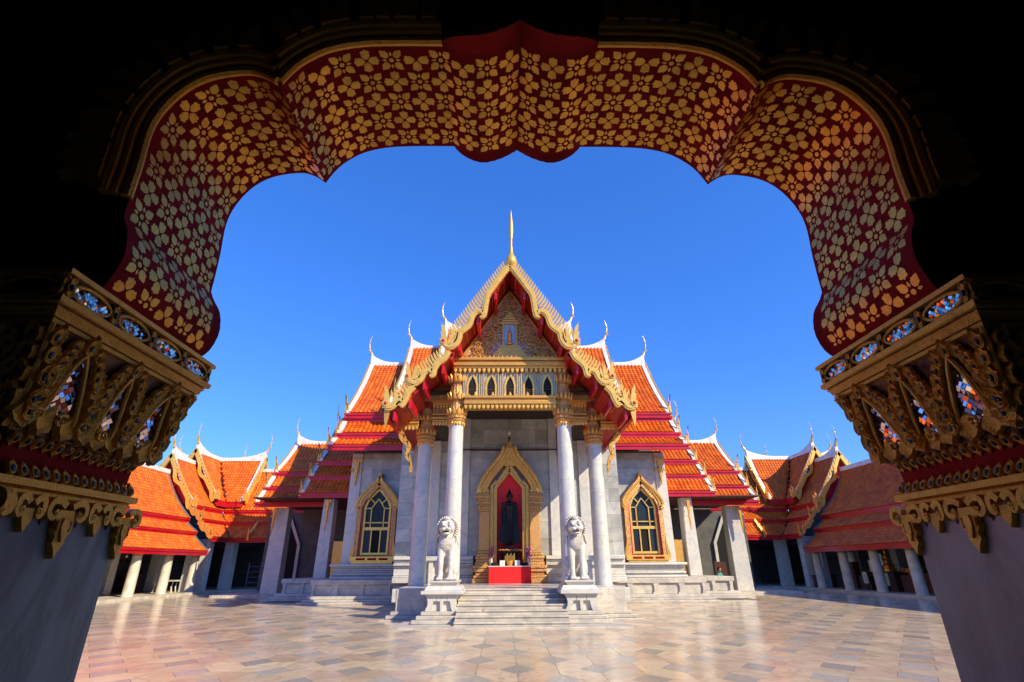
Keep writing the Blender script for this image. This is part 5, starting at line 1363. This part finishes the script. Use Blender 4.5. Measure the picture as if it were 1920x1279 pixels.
# --- the two big pillars
PRF = [(1.655, 0), (1.94, 0), (1.945, .035), (1.975, .035), (1.98, 0), (2.02, -.02), (2.15, -.015), (2.17, .03), (2.25, .055), (2.33, .075), (2.45, .095), (2.57, .125), (2.635, .15), (2.66, .15), (2.69, .165), (2.715, .19), (2.745, .205), (2.75, .175), (2.855, .175), (2.86, .205), (2.885, .205), (2.89, .10), (2.93, .05)]
def prof_d(z):
    if z <= PRF[0][0]: return 0
    for (a, b), (c, d) in zip(PRF, PRF[1:]):
        if a <= z <= c: return b+(d-b)*(z-a)/(c-a) if c > a else d
    return PRF[-1][1]
SHX, YN, YF = 2.32, 2.28, 3.16
def pillar(sx, lab):
    YS = .04 if sx > 0 else 0.
    T = thing('gate_pillar', lab, 'pillar', (XC+sx*2.8, 2.7, 0), 'ornate pillars carrying the archway')
    xi = lambda d: XC+sx*(SHX-d); xo = XC+sx*3.35
    def solid(pts, name, m_):
        mb = MB(); v = []; f = []
        for (z, d) in pts:
            v += [(xi(d), YN-d+YS, z), (xi(d), YF+d+YS, z), (xo, YF+d+YS, z), (xo, YN-d+YS, z)]
        for i in range(len(pts)-1):
            for k in range(4): f.append((4*i+k, 4*i+(k+1) % 4, 4*i+4+(k+1) % 4, 4*i+4+k))
        f.append((0, 1, 2, 3)); e = 4*(len(pts)-1); f.append((e, e+1, e+2, e+3)); mb.add(v, f)
        return mb.obj(name, m_, T, ang=25)
    solid([(0, .03), (.3, .03), (.34, 0), (2.0, -.001)], 'shaft', 'pillar_marble').modifiers.new('e', 'BEVEL').width = .012
    solid([(1.93, .004), (1.94, .012), (1.945, .036), (1.978, .036)], 'ledge', 'goldold')
    solid([(1.979, .0), (2.02, -.02), (2.16, -.012)], 'band', 'maroon')
    solid([(1.72, .004), (1.93, .004)], 'blue_band', 'bluelac') if False else None
    solid([(2.15, -.01), (2.17, .02), (2.25, .042), (2.33, .06), (2.45, .08), (2.57, .11), (2.635, .138)], 'capital_body', 'recess')
    solid([(2.626, .135), (2.632, .155), (2.650, .158)], 'cornice', 'goldold'); solid([(2.650, .148), (2.660, .148)], 'cornice_groove', 'recess')
    solid([(2.660, .160), (2.684, .168), (2.700, .182)], 'cornice', 'goldold'); solid([(2.700, .172), (2.710, .176)], 'cornice_groove', 'recess'); solid([(2.710, .190), (2.716, .2), (2.744, .205)], 'cornice', 'goldold')
    solid([(2.742, .174), (2.858, .174)], 'mosaic_band', 'bluelac')
    cap = solid([(2.856, .178), (2.858, .205), (2.884, .205), (2.888, .10), (2.93, .06)], 'abacus', 'goldold')
    def face(kind):
        """returns map (s in [0,1], z, h) -> world and its frame for placing flat pieces"""
        def F(s, z, h=0):
            d = prof_d(z)+h
            if kind == 'reveal':
                y = (YN-prof_d(z)) + s*((YF-YN)+2*prof_d(z)) + YS
                return Vector((xi(d), y, z))
            d0 = prof_d(z)
            return Vector((xi(d0)+sx*s*(1.03+d0), YN-d+YS, z))
        def fr(s, z, h, rot=0, tilt=0):
            p = F(s, z, h); a = (F(s+.01, z, h)-F(s-.01, z, h)).normalized(); b = (F(s, z+.015, h)-F(s, z-.015, h)).normalized()
            c = a.cross(b).normalized(); outv = Vector((-sx, 0, 0)) if kind == 'reveal' else Vector((0, -1, 0))
            if c.dot(outv) < 0: a = -a; c = -c
            b = c.cross(a)
            a2 = a*cos(rot)+b*sin(rot); b2 = -a*sin(rot)+b*cos(rot)
            m = Matrix((a2, b2, c)).transposed()
            return p, m
        return F, fr
    # local meshes: x across, y up, z outward
    def lm(name, mb, m_, ang=40): return mb.mesh(name, m_, True, ang)
    def eye_leaf(w, h, d, m_='goldold'):
        mb = MB(); o = [(0, -.5), (.30, -.42), (.48, -.15), (.50, .10), (.58, .22), (.36, .34), (.30, .50), (.10, .62), (0, .80), (-.08, .55), (-.30, .42), (-.44, .15), (-.48, -.1), (-.32, -.40)]
        n = len(o); rim = [(x*w, y*h, 0) for x, y in o]; top = [(x*w*.88, y*h*.88, d) for x, y in o]; inn = [(x*w*.60, (y-.05)*h*.55, d*.55) for x, y in o]
        v = rim+top+inn+[(0, -.03*h, d*.5)]
        f = [(i, (i+1) % n, n+(i+1) % n, n+i) for i in range(n)] + [(n+i, n+(i+1) % n, 2*n+(i+1) % n, 2*n+i) for i in range(n)] + [(2*n+i, 2*n+(i+1) % n, 3*n) for i in range(n)]
        mb.add(v, f); return lm('flame_leaf', mb, m_)
    gm = MB(); gm.ball((0, 0, 0), (.014, .0195, .008), 10, 6); GEM = lm('gem', gm, 'gem')
    gr = MB(); gr.tube([(.020*cos(t*pi/8), .026*sin(t*pi/8), 0) for t in range(17)], .0042, 5, up=Vector((0, 0, 1))); GRIM = lm('gem_rim', gr, 'goldold')
    LEAF = eye_leaf(.096, .108, .030)
    def eye(frf, s, z, h, rot, sc=1., mesh=None):
        sc *= random.uniform(.88, 1.12); p, m = frf(s+random.uniform(-.006, .006), z, h, rot+random.uniform(-.2, .2)); o = inst('flame_leaf', mesh or LEAF, T, p, m, sc)
        q = p + m @ Vector((0, -.003*sc, .0185*sc)); unrot(inst('gem', GEM, o, q, m, sc*1.05)); unrot(inst('gem_rim', GRIM, o, q, m, sc*.95))
        return o
    # children of rotated parents need local transforms: rebuild inst for such cases
    for kind in ('reveal', 'inner'):
        F, frf = face(kind); full_ = kind == 'reveal'
        # --- mosaic band with oval cartouches
        n = 4 if full_ else 4
        zc = 2.80
        for k in range(n):
            s0 = (k+.5)/n; w = .5/n*.80
            mb = MB(); pts = []
            for t in range(25):
                a = 2*pi*t/24; pts.append(F(s0+w*cos(a), zc+.047*sin(a), .012))
            mb.tube(pts, .0085, 6); ov = mb.obj('cartouche', 'goldold', T)
            # vines between cartouches
            for sg in (-1, 1):
                for up in (-1, 1):
                    mb = MB(); mb.tube([F(s0+sg*(w+.012+.035*t/6*.8), zc+up*(.008+.042*sin(t/6*pi/2)), .012) for t in range(7)], [.008*(1-t/9) for t in range(7)], 6)
                    mb.obj('vine', 'goldold', T)
            for q in (0, 1):
                if k+q in (0,) and q == 0: pass
            # little mirror lozenges inside the oval
            tl = .026
            L = (F(s0+w, zc)-F(s0-w, zc)).length
            nu = int(L/tl)+1
            joined = MB()
            for a in range(-nu, nu+1):
                for b in range(-6, 7):
                    u_ = (a+b)*tl*.5; v_ = (a-b)*tl*.5
                    if (u_/(L/2*.9))**2+(v_/.040)**2 > 1: continue
                    ss = s0+u_/L*2*w
                    p, m = frf(ss, zc+v_, .004, pi/4)
                    tw = Matrix.Rotation(random.uniform(-.3, .3), 3, 'X') @ Matrix.Rotation(random.uniform(-.3, .3), 3, 'Y'); m = m @ tw
                    hw = tl*.5*.86*.72
                    joined.add([p+m@Vector((x*hw*1.0, y*hw*1.0, 0)) for x, y in ((-1, -1), (1, -1), (1, 1), (-1, 1))], [(0, 1, 2, 3)])
            joined.obj('mirror_tiles', 'mirror', T, kind='stuff', smooth=False)
        bgm = MB()
        for a in range(int(60)):
            for b in (-1, 1):
                p, m = frf((a+.5)/60, zc+b*.047, .003, pi/4); tw = Matrix.Rotation(random.uniform(-.1, .1), 3, 'X') @ Matrix.Rotation(random.uniform(-.1, .1), 3, 'Y'); m = m @ tw
                bgm.add([p+m@Vector((x*.0055, y*.0055, 0)) for x, y in ((-1, -1), (1, -1), (1, 1), (-1, 1))], [(0, 1, 2, 3)])
        bgm.obj('mirror_tiles', 'mirror', T, kind='stuff', smooth=False)
        for k in range(n+1):
            s0 = min(max(k/n, .012), .988)
            for dz, r_ in ((.030, 0), (-.030, pi), (0, .0)):
                if dz: 
                    p, m = frf(s0, zc+dz*.8, .008, r_); inst('flame_leaf', LEAF, T, p, m, .48)
            p, m = frf(s0, zc, .022, 0); o = inst('gem', GEM, T, p, m, .95); p, m = frf(s0, zc, .016, 0); inst('gem_rim', GRIM, T, p, m, .95)
        # --- capital body : three lancet panels of mirror, feathered ribs of gem leaves
        panels = ((.20, .10), (.50, .07), (.80, .10))
        for (s0, w) in panels:
            def edge(t, sg, w=w, s0=s0): return F(s0+sg*w*(1-t**1.7)*(1-.15*sin(pi*t)), 2.24+.33*t, .020)
            for sg in (-1, 1):
                mb = MB(); mb.tube([edge(t/10, sg) for t in range(11)], .0105, 6); mb.obj('panel_rib', 'goldold', T)
                mb = MB(); mb.tube([edge(t/10, sg*1.18)+Vector((0, 0, .012)) for t in range(11)], .005, 5); mb.obj('panel_rib', 'goldold', T)
            tl = .038
            for a in range(-8, 9):
                for b in range(0, 24):
                    z = 2.23+b*tl*.5; t = (z-2.24)/.33
                    u_ = (a+(.5 if b % 2 else 0))*tl
                    if t < -.02 or t > .93: continue
                    Ls = (F(s0+.1, z)-F(s0-.1, z)).length/.2
                    hwid = w*(1-max(0, t)**1.7)*Ls*.95
                    if abs(u_) > hwid: continue
                    p, m = frf(s0+u_/Ls, z, .004, pi/4)
                    m = m @ (Matrix.Rotation(random.uniform(-.3, .3), 3, 'X') @ Matrix.Rotation(random.uniform(-.3, .3), 3, 'Y')); hw = tl*.5*.94*.70
                    if full_:
                        if not hasattr(pillar, 'tm'):
                            mq = MB(); mq.add([(x*hw, y*hw, 0) for x, y in ((-1, -1), (1, -1), (1, 1), (-1, 1))]+[(x*hw, y*hw, -.003) for x, y in ((-1, -1), (1, -1), (1, 1), (-1, 1))], [(0, 1, 2, 3), (0, 4, 5, 1), (1, 5, 6, 2), (2, 6, 7, 3), (3, 7, 4, 0)]); pillar.tm = mq.mesh('mirror_tile', 'mirror2', False)
                        inst('mirror_tile', pillar.tm, T, p, m)
        # feathers : chains of gem leaves running up both sides of each panel
        for (s0, w) in panels:
            for sg in (-1, 1):
                for t, sc in ((.02, .95), (.2, .95), (.38, .9), (.55, .88), (.71, .82), (.86, .78), (1., .7)):
                    s = s0+sg*(w*(1-t**1.7)+.052+.012*t); z = 2.25+.33*t
                    if s < .02 or s > .985: continue
                    eye(frf, s, z, .010, -sg*(.45-.25*t)*(1 if not (kind == 'reveal' and sx < 0) else -1)*(1 if kind == 'reveal' else sx), sc)
            eye(frf, s0, 2.605, .012, 0, .8)
        for s in (.035, .965):
            for t, sc in ((.15, 1.), (.45, 1.), (.72, .9), (.95, .8)): eye(frf, s, 2.25+.35*t, .010, 0, sc)
        # big curling lotus leaves under the panels
        lf = MB(); o_ = [(-.075, .0), (-.085, .05), (-.05, .09), (-.03, .14), (.0, .17), (.03, .14), (.05, .09), (.085, .05), (.075, .0), (.03, -.03), (0, -.06), (-.03, -.03)]
        nn = len(o_); lf.add([(x, y, 0) for x, y in o_]+[(x*.8, y*.8, .035 if y > .02 else .055) for x, y in o_]+[(x*.35, y*.5+.01, .03) for x, y in o_], [(i, (i+1) % nn, nn+(i+1) % nn, nn+i) for i in range(nn)]+[(nn+i, nn+(i+1) % nn, 2*nn+(i+1) % nn, 2*nn+i) for i in range(nn)]+[tuple(2*nn+i for i in range(nn))])
        LOT = lm('lotus_leaf', lf, 'goldold')
        for s, z, sc in ((.02, 2.22, 1.), (.13, 2.205, .85), (.27, 2.205, .85), (.40, 2.215, .9), (.5, 2.20, .8), (.60, 2.215, .9), (.73, 2.205, .85), (.87, 2.205, .85), (.98, 2.22, 1.)):
            p, m = frf(s, z, -.004, (-.25 if (int(s*100) % 2) else .25)); inst('lotus_leaf', LOT, T, p, m, sc*.85)
        mb = MB()
        for k in range(7):
            s0 = .07+.143*k; c = [F(s0+.035*(1-t/10)*cos(t*.75+k), 2.245+.035*(1-t/10)*sin(t*.75+k), .03) for t in range(10)]
            mb.tube(c, [.011*(1-t/13) for t in range(10)], 6)
        mb.obj('scroll_relief', 'goldold', T, kind='stuff')
        # --- two rows of gem petals
        LP = eye_leaf(.068, .088, .022)
        for k in range(14):
            s = (k+.35)/14
            p, m = frf(s, 2.145, .018, pi+random.uniform(-.12, .12)); o = inst('gem_petal', LP, T, p, m, random.uniform(.66, .8)); q = p + m@Vector((0, -.004, .017)); inst('gem', GEM, T, q, m, .85); inst('gem_rim', GRIM, T, q, m, .8)
            p, m = frf(s+.035, 2.008, .022, random.uniform(-.12, .12)); o = inst('gem_petal', LP, T, p, m, random.uniform(.66, .8)); q = p + m@Vector((0, -.004, .017)); inst('gem', GEM, T, q, m, .9); inst('gem_rim', GRIM, T, q, m, .85)
        # --- scrolled gold valance hanging from the ledge
        Fv = lambda a, b, d: F(a, b, .004+d)
        def pend(s0, big, full_side=0):
            mb = MB(); W_ = .165 if big else .10; H = .27 if big else .17; zt = 1.915
            # volutes both sides
            for sg in (-1, 1):
                if full_side and sg != full_side: continue
                c = [(s0+sg*W_*.15, zt-.035), (s0+sg*W_*.42, zt-.012), (s0+sg*W_*.72, zt-.02), (s0+sg*W_*.80, zt-.065), (s0+sg*W_*.62, zt-.092), (s0+sg*W_*.46, zt-.075), (s0+sg*W_*.52, zt-.055)]
                sp = smooth_path([(a, b, 0) for a, b in c], 3)
                ribbon(mb, [(p.x/1.0, p.y) for p in sp], [.034*(1-.35*i/len(sp)) for i in range(len(sp))], lambda a, b, d: F(a, b, .004+d), .0, .032)
                mb.tube([F(s0+sg*W_*.52+.012*cos(t*.9), zt-.07+.012*sin(t*.9), .034) for t in range(8)], .006, 5)
            if big:
                poly = [(-.055, -.05), (.055, -.05), (.075, -.09), (.05, -.12), (.065, -.15), (.04, -.18), (.045, -.205), (.015, -.245), (0, -.275), (-.02, -.235), (-.045, -.205), (-.035, -.175), (-.065, -.145), (-.045, -.12), (-.075, -.09)]
            else:
                poly = [(-.03, -.06), (.03, -.06), (.035, -.10), (.02, -.135), (0, -.165), (-.02, -.135), (-.035, -.10)]
            if full_side: poly = [(max(0, a) if full_side > 0 else min(0, a), b) for a, b in poly]
            nn = len(poly); v = [F(s0+a, zt+b, .002) for a, b in poly]+[F(s0+a*.93, zt+b*.98-.002, .030) for a, b in poly]
            mb.add(v, [tuple(range(nn))[::-1], tuple(range(nn, 2*nn))]+[(i, (i+1) % nn, nn+(i+1) % nn, nn+i) for i in range(nn)])
            o = mb.obj('scroll_pendant', 'goldold', T)
            if big:
                mb = MB(); mb.prism([(-.02, -.09), (.02, -.09), (.028, -.13), (0, -.2), (-.028, -.13)], lambda a, b, d: F(s0+a, zt+b, .0305+d), 0, .012)
                for q in (-1, 1):
                    mb.tube([F(s0+q*.045, zt-.10-.05*t, .034) for t in (0, .5, 1)], .007, 5)
                mb.obj('pendant_leaf', 'goldold', o)
            return o
        for s0, big in ((.0, 1), (.25, 0), (.5, 1), (.75, 0), (.985, 1)):
            pend(s0+.008 if s0 == 0 else s0, big)
        mb = MB(); mb.add([F(.0, 1.93, .006), F(1, 1.93, .006), F(1, 1.90, .006), F(.0, 1.90, .006)], [(0, 1, 2, 3)]); mb.add([F(0, 1.93, .026), F(1, 1.93, .026), F(1, 1.915, .026), F(0, 1.915, .026)], [(0, 1, 2, 3)]); mb.obj('valance_strip', 'goldold', T)
        mb = MB()
        for s0 in (.125, .375, .625, .875):
            mb.prism([(-.07, 0), (.07, 0), (0, -.14)], lambda a, b, d, s0=s0: F(s0+a, 1.93+b, .001+d), 0, .004)
        mb.obj('blue_inlay', 'bluelac', T)
    # corner ribs where the two visible faces meet, and at the far edge
    for y_end in ('near', 'far'):
        mb = MB(); F, frf = face('reveal'); s_ = 0 if y_end == 'near' else 1
        mb.tube([F(s_, z, .008) for z in [2.17+.046*i for i in range(11)]], .013, 6); mb.obj('corner_rib', 'goldold', T)
    return T
pillar(-1, 'ornate left pillar of the archway with gilded mirror-inlaid capital on grey marble')
pillar(1, 'ornate right pillar of the archway with gilded mirror-inlaid capital on grey marble')
